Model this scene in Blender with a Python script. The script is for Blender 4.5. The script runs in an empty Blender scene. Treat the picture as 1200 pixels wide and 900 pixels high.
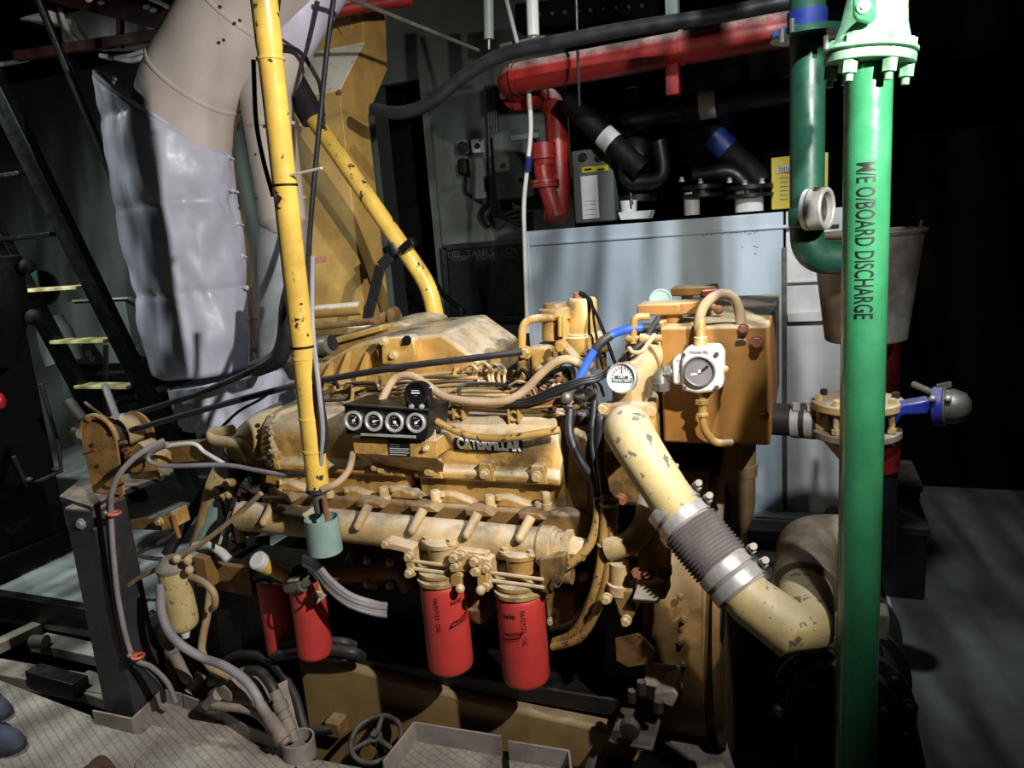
import bpy, bmesh, math, random
from mathutils import Vector as V, Matrix, Quaternion, noise
random.seed(7)
SC = bpy.context.scene
COL = SC.collection
PI = math.pi
# ------------------------------------------------------------------ camera (1200x900 frame)
F, CX, CY = 870.0, 600.0, 450.0
YAW, PIT, ROLL = math.radians(22), math.radians(11.5), math.radians(4.4)
EYE = V((0, 0, 1.6))
FW = V((-math.sin(YAW) * math.cos(PIT), math.cos(YAW) * math.cos(PIT), -math.sin(PIT)))
R0 = V((math.cos(YAW), math.sin(YAW), 0)); U0 = R0.cross(FW)
RT = R0 * math.cos(ROLL) - U0 * math.sin(ROLL)
UP = R0 * math.sin(ROLL) + U0 * math.cos(ROLL)
cam = bpy.data.cameras.new('camera'); camo = bpy.data.objects.new('camera', cam); COL.objects.link(camo)
cam.sensor_fit = 'HORIZONTAL'; cam.sensor_width = 36; cam.lens = 36 * F / 1200; cam.clip_start = .02; cam.clip_end = 60
m = Matrix((RT, UP, -FW)).transposed().to_4x4(); m.translation = EYE; camo.matrix_world = m
SC.camera = camo

def ray(x, y): return FW + RT * ((x - CX) / F) - UP * ((y - CY) / F)
def p(x, y, Y):            # point of the place seen at a pixel, on the plane Y
    r = ray(x, y); return EYE + r * ((Y - EYE.y) / r.y)
def pz(x, y, Z=0.0):
    r = ray(x, y); return EYE + r * ((Z - EYE.z) / r.z)
def px(x, y, X):
    r = ray(x, y); return EYE + r * ((X - EYE.x) / r.x)
def pp(l): return [p(*q) for q in l]

# ------------------------------------------------------------------ mesh builder
def frame(d):
    d = d.normalized(); a = V((0, 0, 1)) if abs(d.z) < .9 else V((1, 0, 0))
    u = d.cross(a).normalized(); return u, d.cross(u).normalized()

def spline(pts, k=8):
    P = [pts[0] * 2 - pts[1]] + list(pts) + [pts[-1] * 2 - pts[-2]]; out = []
    for i in range(1, len(P) - 2):
        a, b, c, d = P[i - 1], P[i], P[i + 1], P[i + 2]
        for j in range(k):
            t = j / k
            out.append(.5 * ((2 * b) + (c - a) * t + (2 * a - 5 * b + 4 * c - d) * t * t + (3 * b - a - 3 * c + d) * t ** 3))
    out.append(P[-2].copy()); return out

def fillet(pts, rad, k=7):
    out = [pts[0].copy()]
    for i in range(1, len(pts) - 1):
        a, b, c = pts[i - 1], pts[i], pts[i + 1]
        u = (a - b); w = (c - b); r = min(rad, u.length * .48, w.length * .48)
        s = b + u.normalized() * r; e = b + w.normalized() * r
        for j in range(k + 1):
            t = j / k; out.append(s * (1 - t) ** 2 + b * 2 * t * (1 - t) + e * t * t)
    out.append(pts[-1].copy()); return out

class MB:
    def __init__(s): s.v = []; s.f = []
    def add(s, vs, fs):
        n = len(s.v); s.v += [V(x) for x in vs]; s.f += [tuple(n + i for i in f) for f in fs]; return s
    def tube(s, pts, r, n=12, cap=True):
        pts = [V(q) for q in pts]; N = len(pts); rs = r if isinstance(r, (list, tuple)) else [r] * N
        T = []
        for i in range(N):
            t = (pts[min(i + 1, N - 1)] - pts[max(i - 1, 0)]); T.append(t.normalized() if t.length > 1e-9 else V((0, 0, 1)))
        u, w = frame(T[0]); vs = []; fs = []
        for i in range(N):
            if i:
                q = T[i - 1].rotation_difference(T[i]); u = q @ u
                u = (u - T[i] * u.dot(T[i])).normalized()
            w = T[i].cross(u)
            for j in range(n):
                a = 2 * PI * j / n; vs.append(pts[i] + (u * math.cos(a) + w * math.sin(a)) * rs[i])
        for i in range(N - 1):
            for j in range(n):
                k = (j + 1) % n; fs.append((i * n + j, i * n + k, (i + 1) * n + k, (i + 1) * n + j))
        if cap: fs += [tuple(range(n - 1, -1, -1)), tuple((N - 1) * n + j for j in range(n))]
        return s.add(vs, fs)
    def cyl(s, a, b, r, r2=None, n=20): return s.tube([V(a), V(b)], [r, r if r2 is None else r2], n)
    def lathe(s, o, ax, prof, n=24, cap=True):
        o = V(o); ax = V(ax).normalized(); return s.tube_rings([(o + ax * h, r) for h, r in prof], ax, n, cap)
    def tube_rings(s, rings, ax, n, cap):
        u, w = frame(ax); vs = []; fs = []
        for c, r in rings:
            for j in range(n):
                a = 2 * PI * j / n; vs.append(c + (u * math.cos(a) + w * math.sin(a)) * max(r, 1e-5))
        for i in range(len(rings) - 1):
            for j in range(n):
                k = (j + 1) % n; fs.append((i * n + j, i * n + k, (i + 1) * n + k, (i + 1) * n + j))
        if cap: fs += [tuple(range(n - 1, -1, -1)), tuple((len(rings) - 1) * n + j for j in range(n))]
        return s.add(vs, fs)
    def box(s, lo, hi):
        (a, b, c), (d, e, g) = lo, hi
        return s.add([(a, b, c), (d, b, c), (d, e, c), (a, e, c), (a, b, g), (d, b, g), (d, e, g), (a, e, g)],
                     [(0, 3, 2, 1), (4, 5, 6, 7), (0, 1, 5, 4), (1, 2, 6, 5), (2, 3, 7, 6), (3, 0, 4, 7)])
    def obox(s, c, x, y, z):     # centre and three half vectors
        c = V(c); x = V(x); y = V(y); z = V(z)
        return s.add([c + x * i + y * j + z * k for k in (-1, 1) for j in (-1, 1) for i in (-1, 1)],
                     [(0, 2, 3, 1), (4, 5, 7, 6), (0, 1, 5, 4), (1, 3, 7, 5), (3, 2, 6, 7), (2, 0, 4, 6)])
    def bar(s, a, b, w, h, up=V((0, 0, 1))):
        a = V(a); b = V(b); d = (b - a); x = d.normalized().cross(V(up)); x = x.normalized() if x.length > 1e-4 else V((1, 0, 0))
        return s.obox((a + b) / 2, d / 2, x * w / 2, d.normalized().cross(x) * h / 2)
    def prism(s, poly, vec):
        n = len(poly); vec = V(vec); P = [V(q) for q in poly]
        return s.add(P + [q + vec for q in P], [tuple(range(n - 1, -1, -1)), tuple(range(n, 2 * n))] + [(i, (i + 1) % n, n + (i + 1) % n, n + i) for i in range(n)])
    def ball(s, c, r, sc=(1, 1, 1), n=16, k=10):
        c = V(c); vs = []; fs = []
        for i in range(k + 1):
            t = PI * i / k
            for j in range(n):
                a = 2 * PI * j / n; vs.append(c + V((sc[0] * math.sin(t) * math.cos(a), sc[1] * math.sin(t) * math.sin(a), sc[2] * math.cos(t))) * r)
        for i in range(k):
            for j in range(n):
                fs.append((i * n + j, (i + 1) * n + j, (i + 1) * n + (j + 1) % n, i * n + (j + 1) % n))
        return s.add(vs, fs)
    def torus(s, c, ax, R, r, n=32, k=8, a0=0, a1=2 * PI):
        u, w = frame(V(ax)); c = V(c); full = abs(a1 - a0 - 2 * PI) < 1e-4
        pts = [c + (u * math.cos(a0 + (a1 - a0) * i / n) + w * math.sin(a0 + (a1 - a0) * i / n)) * R for i in range(n + 1)]
        return s.tube(pts, r, k, not full)
    def ring(s, c, ax, ro, ri, h, n=32):   # flat ring with a hole
        ax = V(ax).normalized(); c = V(c); u, w = frame(ax); vs = []; fs = []
        for (t, r) in ((0, ri), (0, ro), (h, ro), (h, ri)):
            for j in range(n):
                a = 2 * PI * j / n; vs.append(c + ax * t + (u * math.cos(a) + w * math.sin(a)) * r)
        for i in range(4):
            for j in range(n):
                k = (j + 1) % n; fs.append((i * n + j, i * n + k, ((i + 1) % 4) * n + k, ((i + 1) % 4) * n + j))
        return s.add(vs, fs)
    def bolt(s, c, ax, r=.009, h=.008):
        ax = V(ax).normalized(); c = V(c)
        s.tube([c - ax * .004, c + ax * .003], r * 1.45, 14); return s.tube([c + ax * .001, c + ax * (h + .003)], r, 6)
    def build(s, name, mat, parent=None, bevel=0, ang=38, sub=0, fix=True, seg=2):
        me = bpy.data.meshes.new(name)
        root = parent
        while root is not None and root.parent is not None: root = root.parent
        if root is not None: org = root.location.copy()
        else:
            lo = V([min(q[i] for q in s.v) for i in range(3)]); hi = V([max(q[i] for q in s.v) for i in range(3)])
            org = V(((lo.x + hi.x) / 2, (lo.y + hi.y) / 2, lo.z))
        me.from_pydata([q - org for q in s.v], [], s.f)
        if fix:
            bm = bmesh.new(); bm.from_mesh(me); bmesh.ops.recalc_face_normals(bm, faces=bm.faces[:]); bm.to_mesh(me); bm.free()
        for q in me.polygons: q.use_smooth = True
        me.set_sharp_from_angle(angle=math.radians(ang))
        me.materials.append(mat)
        o = bpy.data.objects.new(name, me); COL.objects.link(o)
        if parent is not None: o.parent = parent
        else: o.location = org
        if bevel:
            b = o.modifiers.new('bevel', 'BEVEL'); b.width = bevel; b.segments = seg; b.limit_method = 'ANGLE'; b.angle_limit = math.radians(35); b.use_clamp_overlap = True
        if sub:
            b = o.modifiers.new('sub', 'SUBSURF'); b.levels = sub; b.render_levels = sub
        return o

def thing(name, label, cat, loc, group=None):
    o = bpy.data.objects.new(name, None); COL.objects.link(o); o.location = V(loc); o.empty_display_size = .05
    return tag(o, label, cat, group)
def tag(o, label, cat, group=None, kind=None):
    o['label'] = label; o['category'] = cat
    if group: o['group'] = group
    if kind: o['kind'] = kind
    return o
def struct(o): o['kind'] = 'structure'; return o
def lab(o, s): o['label'] = s; return o

# ------------------------------------------------------------------ materials
def lin(c):
    def f(x):
        x /= 255; return x / 12.92 if x <= .04045 else ((x + .055) / 1.055) ** 2.4
    return (f(c[0]), f(c[1]), f(c[2]), 1)

def M(name, col, rough=.5, metal=0, var=.18, scale=9, dust=0, chips=0, chipcol=(60, 48, 40), bump=0, bscale=60, spec=.5, dustcol=(196, 184, 166), rvar=.12, coat=0, cscale=38, grime=0):
    mt = bpy.data.materials.new(name); mt.use_nodes = True; nt = mt.node_tree; N = nt.nodes; L = nt.links
    b = N['Principled BSDF']; tc = N.new('ShaderNodeTexCoord')
    def nz(sc, det=4, ro=.6):
        n = N.new('ShaderNodeTexNoise'); n.inputs['Scale'].default_value = sc; n.inputs['Detail'].default_value = det; n.inputs['Roughness'].default_value = ro
        L.new(tc.outputs['Object'], n.inputs['Vector']); return n.outputs['Fac']
    def mr(src, a, b_, c, d):
        n = N.new('ShaderNodeMapRange'); L.new(src, n.inputs[0])
        for i, q in enumerate((a, b_, c, d)): n.inputs[i + 1].default_value = q
        return n.outputs[0]
    def mix(fac, A, B):
        n = N.new('ShaderNodeMix'); n.data_type = 'RGBA'
        if isinstance(fac, float): n.inputs[0].default_value = fac
        else: L.new(fac, n.inputs[0])
        for i, q in ((6, A), (7, B)):
            if isinstance(q, tuple): n.inputs[i].default_value = q
            else: L.new(q, n.inputs[i])
        return n.outputs[2]
    c = lin(col); dk = tuple(q * (1 - var) ** 2 for q in c[:3]) + (1,); lt = tuple(min(1, q * (1 + var * .7)) for q in c[:3]) + (1,)
    cur = mix(mr(nz(scale), .3, .7, 0, 1), dk, lt)
    rg = mr(nz(scale * 3), .3, .7, max(.03, rough - rvar), min(1, rough + rvar))
    if dust:
        g = N.new('ShaderNodeNewGeometry'); sp = N.new('ShaderNodeSeparateXYZ'); L.new(g.outputs['Normal'], sp.inputs[0])
        up = mr(sp.outputs[2], .25, .95, 0, 1); pt = mr(nz(scale * 2.2, 6, .7), .32, .6, .25, 1)
        mu = N.new('ShaderNodeMath'); mu.operation = 'MULTIPLY'; L.new(up, mu.inputs[0]); L.new(pt, mu.inputs[1])
        m2 = N.new('ShaderNodeMath'); m2.operation = 'MULTIPLY'; L.new(mu.outputs[0], m2.inputs[0]); m2.inputs[1].default_value = dust
        cur = mix(m2.outputs[0], cur, lin(dustcol))
    if grime:       # oily stains
        cur = mix(mr(nz(6.5, 6, .68), .52, .66, 0, grime), cur, lin((58, 42, 26)))
    if chips:
        ck = mr(nz(cscale, 5, .6), .73 - chips * .1, .745 - chips * .1, 0, 1)
        cur = mix(ck, cur, lin(chipcol))
    L.new(cur, b.inputs['Base Color']); L.new(rg, b.inputs['Roughness'])
    b.inputs['Metallic'].default_value = metal; b.inputs['Specular IOR Level'].default_value = spec
    if coat: b.inputs['Coat Weight'].default_value = coat; b.inputs['Coat Roughness'].default_value = .15
    if bump:
        bn = N.new('ShaderNodeBump'); bn.inputs['Strength'].default_value = bump; bn.inputs['Distance'].default_value = .003
        L.new(nz(bscale, 5), bn.inputs['Height']); L.new(bn.outputs[0], b.inputs['Normal'])
    return mt

yel = M('engine_yellow', (184, 144, 78), .45, dust=1.1, var=.28, bump=.15, chips=.25, chipcol=(104, 74, 42), dustcol=(198, 186, 164), grime=.75)
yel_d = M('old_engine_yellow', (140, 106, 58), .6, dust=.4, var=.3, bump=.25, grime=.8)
yel_p = M('pipe_yellow', (226, 186, 86), .33, var=.18, chips=1.0, chipcol=(58, 46, 44), bump=.1, cscale=26)
yel_o = M('tank_ochre', (156, 108, 50), .5, dust=1.1, var=.18, bump=.1, dustcol=(186, 168, 134))
yel_b = M('duct_yellow', (186, 148, 80), .55, dust=2.6, var=.14, bump=.08, dustcol=(246, 240, 224))  # dust made whiter and stronger to paint extra light onto the sloping shoulder
tan = M('dusty_tan_paint', (194, 164, 114), .6, dust=.95, var=.2, bump=.25, dustcol=(206, 194, 174), grime=.5)
tanc = M('chipped_tan_paint', (204, 182, 126), .5, dust=.8, var=.18, chips=1.2, chipcol=(112, 106, 98), bump=.2, dustcol=(196, 182, 162), cscale=34)
red_f = M('filter_red', (190, 58, 52), .45, var=.1, dust=.3)
red_p = M('fire_main_red', (140, 32, 28), .45, var=.2, dust=1.0, dustcol=(205, 190, 180))
maroon = M('maroon_primer', (66, 22, 18), .6, var=.25)
black = M('black_paint', (12, 13, 15), .45, var=.25, dust=.12, dustcol=(70, 66, 62))
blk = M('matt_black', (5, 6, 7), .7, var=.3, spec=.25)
rub = M('black_rubber', (30, 30, 33), .55, var=.25, dust=.3, dustcol=(120, 112, 104))
grub = M('grey_rubber_hose', (140, 132, 131), .7, var=.2, dust=.4, bump=.4)
hose_t = M('dusty_tan_hose', (170, 142, 108), .75, var=.25, bump=.3, dust=.3)
hose_y = M('painted_yellow_hose', (176, 138, 74), .6, var=.35, chips=1.25, chipcol=(52, 44, 36), bump=.4, cscale=60)
hose_g = M('grey_hose', (150, 146, 150), .6, var=.15)
post = M('charcoal_post_paint', (56, 54, 58), .5, var=.2, dust=1.3, dustcol=(156, 140, 126), bump=.15)
rust = M('rusty_steel', (140, 84, 48), .8, var=.4, bump=.5, dust=.3)
rusty = M('rust_stained_yellow', (176, 132, 76), .65, var=.35, scale=14, chips=.5, chipcol=(96, 60, 36), bump=.35, dust=.3)
panelw = M('white_panel_paint', (184, 195, 203), .38, var=.05, scale=4, bump=.05)
white = M('white_paint', (214, 212, 208), .45, var=.08)
whitec = M('chipped_white_paint', (226, 220, 214), .5, var=.08, chips=.5, chipcol=(120, 90, 78))
clad = M('cladding_off_white', (196, 184, 176), .5, var=.07, bump=.12, scale=5)
cladl = M('cladding_pale_lilac', (190, 186, 204), .5, var=.06, bump=.12)
fab = M('silver_lilac_fabric', (184, 186, 202), .45, var=.08, scale=6, bump=.25, bscale=22)
green = M('mint_green_paint', (52, 126, 84), .3, var=.14, bump=.25, bscale=30, chips=.25, chipcol=(30, 80, 56), coat=.3)
greenw = M('worn_green_paint', (128, 178, 140), .55, var=.35, scale=18, chips=.8, chipcol=(150, 106, 80), bump=.3)
green_d = M('dark_green_paint', (26, 66, 50), .4, var=.2, bump=.1)
teal = M('pale_teal_paint', (136, 160, 152), .5, var=.16, bump=.2, dust=.3)
galv = M('galvanised_steel', (128, 122, 114), .45, metal=.55, var=.25, scale=14, dust=.4, dustcol=(150, 138, 124))
steel = M('stainless_steel', (204, 201, 197), .4, metal=.5, var=.15, scale=20)
chrome = M('bright_chrome', (220, 220, 220), .15, metal=1, var=.05)
blue = M('cobalt_blue_paint', (40, 52, 150), .4, var=.2, dust=.4)
blueh = M('bright_blue_hose', (52, 92, 205), .45, var=.1)
bluet = M('blue_tape', (24, 42, 108), .5, var=.1)
dial_b = M('dial_black', (16, 16, 18), .4, var=.1)
dial_w = M('dial_white', (206, 208, 208), .4, var=.05)
dial_g = M('dial_grey', (118, 112, 112), .4, var=.1)
ink = M('black_ink', (10, 12, 12), .5, var=.05)
inkw = M('white_ink', (225, 225, 222), .5, var=.05)
inkd = M('faded_chalk', (58, 62, 62), .8, var=.3)
dplate = M('lower_dusty_steel', (140, 128, 116), .75, var=.3, bump=.4, dust=.35)
kerb = M('kerb_grey_paint', (146, 137, 130), .6, var=.22, bump=.25, dust=.5, dustcol=(200, 190, 180))
wallm = M('bulkhead_olive_grey', (84, 88, 80), .7, var=.1, scale=2)
wallw = M('hull_grey_white', (120, 126, 120), .6, var=.12, scale=2)
darkw = M('unlit_bulkhead_black', (3, 3, 3), .9, var=.1, scale=2, spec=.05)  # near black: the lack of light on these surfaces is in the colour
deckp = M('deck_green_grey_paint', (164, 170, 168), .42, var=.22, scale=3, bump=.2)
deckd = M('dark_deck_paint', (92, 94, 92), .45, var=.25, scale=3, bump=.25)
bilge = M('oily_bilge', (24, 20, 17), .5, var=.4, bump=.3)
shade_iron = M('shade_dark_iron', (26, 21, 17), .5, var=.35, bump=.3)  # iron coloured near black: the shade under the manifold is in the colour
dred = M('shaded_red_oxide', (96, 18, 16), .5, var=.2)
pale = M('pale_grey_lagging', (150, 156, 158), .6, var=.15, bump=.2)
cast = M('dark_cast_iron', (44, 40, 37), .6, var=.35, bump=.35, dust=.5, dustcol=(130, 122, 112))
tread = M('tread_nosing_yellow', (236, 222, 160), .6, var=.2, bump=.4)
label_y = M('yellow_label', (190, 170, 40), .5, var=.1)
pink = M('red_plastic', (190, 30, 50), .4, var=.05)
leather = M('brown_leather', (104, 78, 56), .6, var=.25, bump=.3)
shoe_b = M('navy_shoe_fabric', (70, 74, 92), .75, var=.2, bump=.3)
shoe_d = M('dark_navy_panel', (38, 42, 56), .7, var=.2)
coral = M('coral_plastic', (222, 110, 88), .45, var=.15)

def glass(name='gauge_glass'):
    mt = bpy.data.materials.new(name); mt.use_nodes = True; b = mt.node_tree.nodes['Principled BSDF']
    b.inputs['Base Color'].default_value = (1, 1, 1, 1); b.inputs['Roughness'].default_value = .03; b.inputs['Transmission Weight'].default_value = 1; b.inputs['IOR'].default_value = 1.15
    return mt

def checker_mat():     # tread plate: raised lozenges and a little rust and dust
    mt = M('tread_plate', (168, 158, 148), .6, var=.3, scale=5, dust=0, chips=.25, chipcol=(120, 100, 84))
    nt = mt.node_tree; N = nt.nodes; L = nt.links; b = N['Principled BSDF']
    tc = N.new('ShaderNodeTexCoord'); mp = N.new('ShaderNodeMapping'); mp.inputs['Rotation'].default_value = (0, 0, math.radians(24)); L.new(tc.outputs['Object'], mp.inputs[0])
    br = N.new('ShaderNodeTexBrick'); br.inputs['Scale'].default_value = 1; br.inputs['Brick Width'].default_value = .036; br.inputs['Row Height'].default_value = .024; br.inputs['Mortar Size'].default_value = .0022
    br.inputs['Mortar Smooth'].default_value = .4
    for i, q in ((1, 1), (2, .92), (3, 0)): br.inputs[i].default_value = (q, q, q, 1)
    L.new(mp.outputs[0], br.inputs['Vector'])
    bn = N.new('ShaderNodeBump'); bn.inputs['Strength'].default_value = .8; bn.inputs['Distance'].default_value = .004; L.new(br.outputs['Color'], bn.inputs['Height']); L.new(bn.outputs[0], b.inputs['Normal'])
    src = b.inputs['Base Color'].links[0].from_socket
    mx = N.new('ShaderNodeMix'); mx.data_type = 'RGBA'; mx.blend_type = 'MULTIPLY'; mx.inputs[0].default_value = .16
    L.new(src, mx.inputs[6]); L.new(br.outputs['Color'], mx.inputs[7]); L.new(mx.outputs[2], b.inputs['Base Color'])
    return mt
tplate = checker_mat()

def text(body, o, xd, yd, size, mat, name, parent=None, sx=1.0, bold=0, align='CENTER', th=.0006, wrap=None):
    cu = bpy.data.curves.new(name, 'FONT'); cu.body = body; cu.size = size; cu.align_x = align; cu.align_y = 'CENTER'; cu.extrude = th; cu.offset = bold
    cu.resolution_u = 3
    to = bpy.data.objects.new(name + '_tmp', cu); COL.objects.link(to); bpy.context.view_layer.update()
    me = bpy.data.meshes.new_from_object(to.evaluated_get(bpy.context.evaluated_depsgraph_get()))
    vs = [q.co.copy() for q in me.vertices]; fs = [tuple(f.vertices) for f in me.polygons]
    bpy.data.objects.remove(to); bpy.data.curves.remove(cu); bpy.data.meshes.remove(me)
    xd = V(xd).normalized(); yd = V(yd).normalized(); zd = xd.cross(yd); o = V(o)
    if wrap:        # fine enough to follow a curved surface
        bm = bmesh.new(); vv = [bm.verts.new(q) for q in vs]
        for f in fs:
            try: bm.faces.new([vv[i] for i in f])
            except ValueError: pass
        bmesh.ops.triangulate(bm, faces=bm.faces[:])
        for _ in range(4):
            le = [e for e in bm.edges if abs(e.verts[0].co.y - e.verts[1].co.y) > .006 or abs(e.verts[0].co.x - e.verts[1].co.x) > .012]
            if not le: break
            bmesh.ops.subdivide_edges(bm, edges=le, cuts=1); bmesh.ops.triangulate(bm, faces=[f for f in bm.faces if len(f.verts) > 3])
        bm.verts.index_update(); vs = [q.co.copy() for q in bm.verts]; fs = [tuple(q.index for q in f.verts) for f in bm.faces]; bm.free()
    b = MB(); W = wrap or (lambda x, y, z: o + xd * x * sx + yd * y + zd * z)
    b.add([W(q.x, q.y, q.z) for q in vs], fs)
    return b.build(name, mat, parent, fix=False)
# ================================================================== the setting
X0, X1, Y0, Y1, Z0, Z1 = -6.2, 2.6, -1.6, 4.6, -.55, 3.1
struct(MB().box((X0, Y0, Z0 - .05), (X1, Y1 + .5, Z0)).build('floor', bilge))
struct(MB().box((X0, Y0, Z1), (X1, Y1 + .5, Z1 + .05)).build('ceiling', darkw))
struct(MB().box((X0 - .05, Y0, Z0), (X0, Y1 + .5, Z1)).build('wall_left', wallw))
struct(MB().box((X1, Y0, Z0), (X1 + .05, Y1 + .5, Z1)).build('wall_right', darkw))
struct(MB().box((X0, Y0 - .05, Z0), (X1, Y0, Z1)).build('wall_front', wallm))
DX0, DX1, DZ = -2.74, -2.34, 2.62
struct(MB().box((X0, Y1, Z0), (DX0, Y1 + .06, Z1)).build('wall_back_corner', wallw)); wb = MB().box((DX1, Y1, Z0), (-1.35, Y1 + .06, Z1)).box((DX0, Y1, DZ), (DX1, Y1 + .06, Z1))  # corner stretch takes a lighter grey to stand in for light on it
struct(wb.build('wall_back', wallm)); struct(MB().box((-1.35, Y1, Z0), (X1, Y1 + .06, Z1)).build('wall_back_side', darkw))  # side stretch of the wall coloured near black to stand for unlit wall
struct(MB().box((DX0 - .1, Y1 + .42, Z0), (DX1 + .1, Y1 + .46, DZ + .1)).build('door_1', blk))
struct(MB().box((DX1, Y1 - .012, Z0), (DX1 + .05, Y1, DZ + .05)).box((DX0 - .05, Y1 - .012, Z0), (DX0, Y1, DZ + .05)).box((DX0, Y1 - .012, DZ), (DX1, Y1, DZ + .05)).build('trim_1', wallm))
# decks on either side of the engine well
struct(MB().box((X0, 2.14, -.06), (-2.75, Y1, 0)).build('floor_far', deckp))
struct(MB().box((.33, 1.15, -.06), (X1, Y1, 0)).build('floor_side', deckd))
struct(MB().box((-1.6, 3.02, -.06), (.33, Y1, .0)).build('floor_rear', deckp))

struct(MB().box((X0, Y0, -.07), (.33, 1.15, -.012)).build('floor_near', deckp))
# tread plates of the walkway, with welded kerb lips
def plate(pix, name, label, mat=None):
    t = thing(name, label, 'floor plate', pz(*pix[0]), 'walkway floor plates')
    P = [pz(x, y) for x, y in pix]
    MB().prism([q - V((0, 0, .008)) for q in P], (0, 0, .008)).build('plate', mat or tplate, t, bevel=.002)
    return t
def lip(t, pix, h=.06, th=.007, w0=0.0):
    P = [pz(x, y) for x, y in pix]
    for a, b in zip(P, P[1:]):
        MB().bar(a + V((0, 0, h / 2 - .006)), b + V((0, 0, h / 2 - .006)), th, h).build('kerb', kerb, t, bevel=.001)
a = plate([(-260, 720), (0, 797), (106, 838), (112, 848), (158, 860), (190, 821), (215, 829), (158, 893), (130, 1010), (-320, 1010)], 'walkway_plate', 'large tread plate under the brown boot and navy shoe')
lip(a, [(112, 848), (158, 858), (193, 823), (215, 828)])
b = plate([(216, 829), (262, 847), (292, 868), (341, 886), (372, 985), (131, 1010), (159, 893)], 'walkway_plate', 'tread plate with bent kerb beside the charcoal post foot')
lip(b, [(217, 829), (262, 846), (293, 867), (340, 885)])
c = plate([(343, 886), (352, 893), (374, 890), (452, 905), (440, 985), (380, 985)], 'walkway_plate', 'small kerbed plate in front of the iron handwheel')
mb = MB(); q = pz(352, 884); mb.ring(q + V((0, 0, -.005)), (0, 0, 1), .052, .046, .065); mb.build('hose_collar', kerb, c)
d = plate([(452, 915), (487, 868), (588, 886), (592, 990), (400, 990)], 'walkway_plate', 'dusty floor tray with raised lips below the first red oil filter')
lip(d, [(452, 915), (488, 868), (589, 885)], .075)
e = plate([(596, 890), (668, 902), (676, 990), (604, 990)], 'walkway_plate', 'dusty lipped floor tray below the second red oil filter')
lip(e, [(597, 889), (668, 901)], .07); lip(e, [(668, 901), (674, 950)], .07)

# steel channels in the well between the two decks
t = thing('deck_channel', 'dark flat steel beam edging the far painted deck', 'beam', (-3.2, 2.2, -.1))
MB().prism([p(-60, 688, 2.13), p(112, 716, 2.13), p(112, 740, 2.13), p(-60, 716, 2.13)], (0, .05, 0)).build('web', black, t, bevel=.003)
t = thing('frame_channels', 'dusty steel frame channels lying in the floor gap beside the post', 'steel frame', (-2.9, 1.9, -.2))
MB().bar(pz(-40, 775, -.05), pz(45, 735, -.05), .07, .05).build('channel', dplate, t, bevel=.004)
MB().bar(pz(-30, 782, -.12), pz(135, 812, -.12), .10, .06).build('channel', dplate, t, bevel=.004)
MB().bar(pz(45, 752, -.1), pz(150, 775, -.1), .09, .05).build('channel', kerb, t, bevel=.004)
MB().bar(pz(40, 790, -.08), pz(96, 806, -.08), .07, .07).build('channel', black, t, bevel=.004)
MB().bar(pz(90, 800, -.12), pz(150, 820, -.12), .12, .05).build('channel', dplate, t, bevel=.004)
MB().cyl(pz(38, 752, -.05), pz(54, 752, -.05), .03).build('stub', dplate, t)
MB().prism([pz(-60, 790, -.2), pz(-60, 850, -.2), pz(160, 880, -.2), pz(160, 800, -.2)], (0, 0, -.01)).build('bottom_plate', deckd, t)

# ================================================================== back of the room
cab = thing('equipment_cabinet', 'large pale blue-white sheet steel cabinet standing behind the engine', 'cabinet', (-.55, 3.4, .0))
MB().box((-1.262, 3.4, .25), (-.088, 3.85, 1.6)).build('front_panel', panelw, cab, bevel=.006)
MB().box((-.078, 3.42, .25), (.145, 3.85, 1.6)).build('side_panel', white, cab, bevel=.006)
mb = MB()
mb.tube([V((-1.235, 3.398, 1.537)), V((.13, 3.398, 1.537))], .0085, 10); mb.build('top_rail', panelw, cab)
MB().box((-1.258, 3.384, .3), (-1.225, 3.4, 1.595)).build('edge_strip', panelw, cab, bevel=.004)
MB().box((-.094, 3.392, .3), (-.074, 3.42, 1.45)).build('edge_strip', galv, cab, bevel=.003)
MB().box((-.07, 3.40, 1.30), (.145, 3.42, 1.306)).box((-.07, 3.39, 1.135), (.145, 3.42, 1.17)).build('panel_seam', white, cab)
MB().box((-1.27, 3.32, .225), (.15, 3.41, .262)).box((-1.27, 3.3, .20), (.15, 3.33, .255)).build('bottom_ledge', panelw, cab, bevel=.004)
MB().box((-1.25, 3.36, .0), (.14, 3.85, .21)).build('plinth', wallw, cab, bevel=.004)
mb = MB(); rr = random.Random(3)
for k in range(34):                     # faint hand-written pencil strokes
    x = 822 + k * 2.2; 
    if k % 9 in (4,): continue
    q = p(x, 275.5 - (x - 820) * .055 + rr.uniform(-.8, .8), 3.3995); mb.tube([q, q + V((rr.uniform(.002, .006), 0, rr.uniform(-.009, .009)))], .0011, 5)
for x, y in ((883, 289), (886, 290), (869, 290), (884, 298)):
    q = p(x, y, 3.3995); mb.tube([q, q + V((.008, 0, .003))], .0014, 5)
mb.build('pencil_note', ink, cab)
# step boards in front of the cabinet
t = thing('step_board', 'worn pale wooden step boards below the cabinet ledge', 'step', (-.2, 3.1, 0))
for i, (y0, y1, z) in enumerate(((3.05, 3.16, .10), (3.18, 3.29, .115))):
    MB().box((-1.1, y0, z - .03), (.1, y1, z)).build('board', white, t, bevel=.004)
MB().box((-1.05, 3.07, 0), (-1.0, 3.28, .09)).box((.0, 3.07, 0), (.05, 3.28, .09)).build('bearer', wallw, t)

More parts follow.
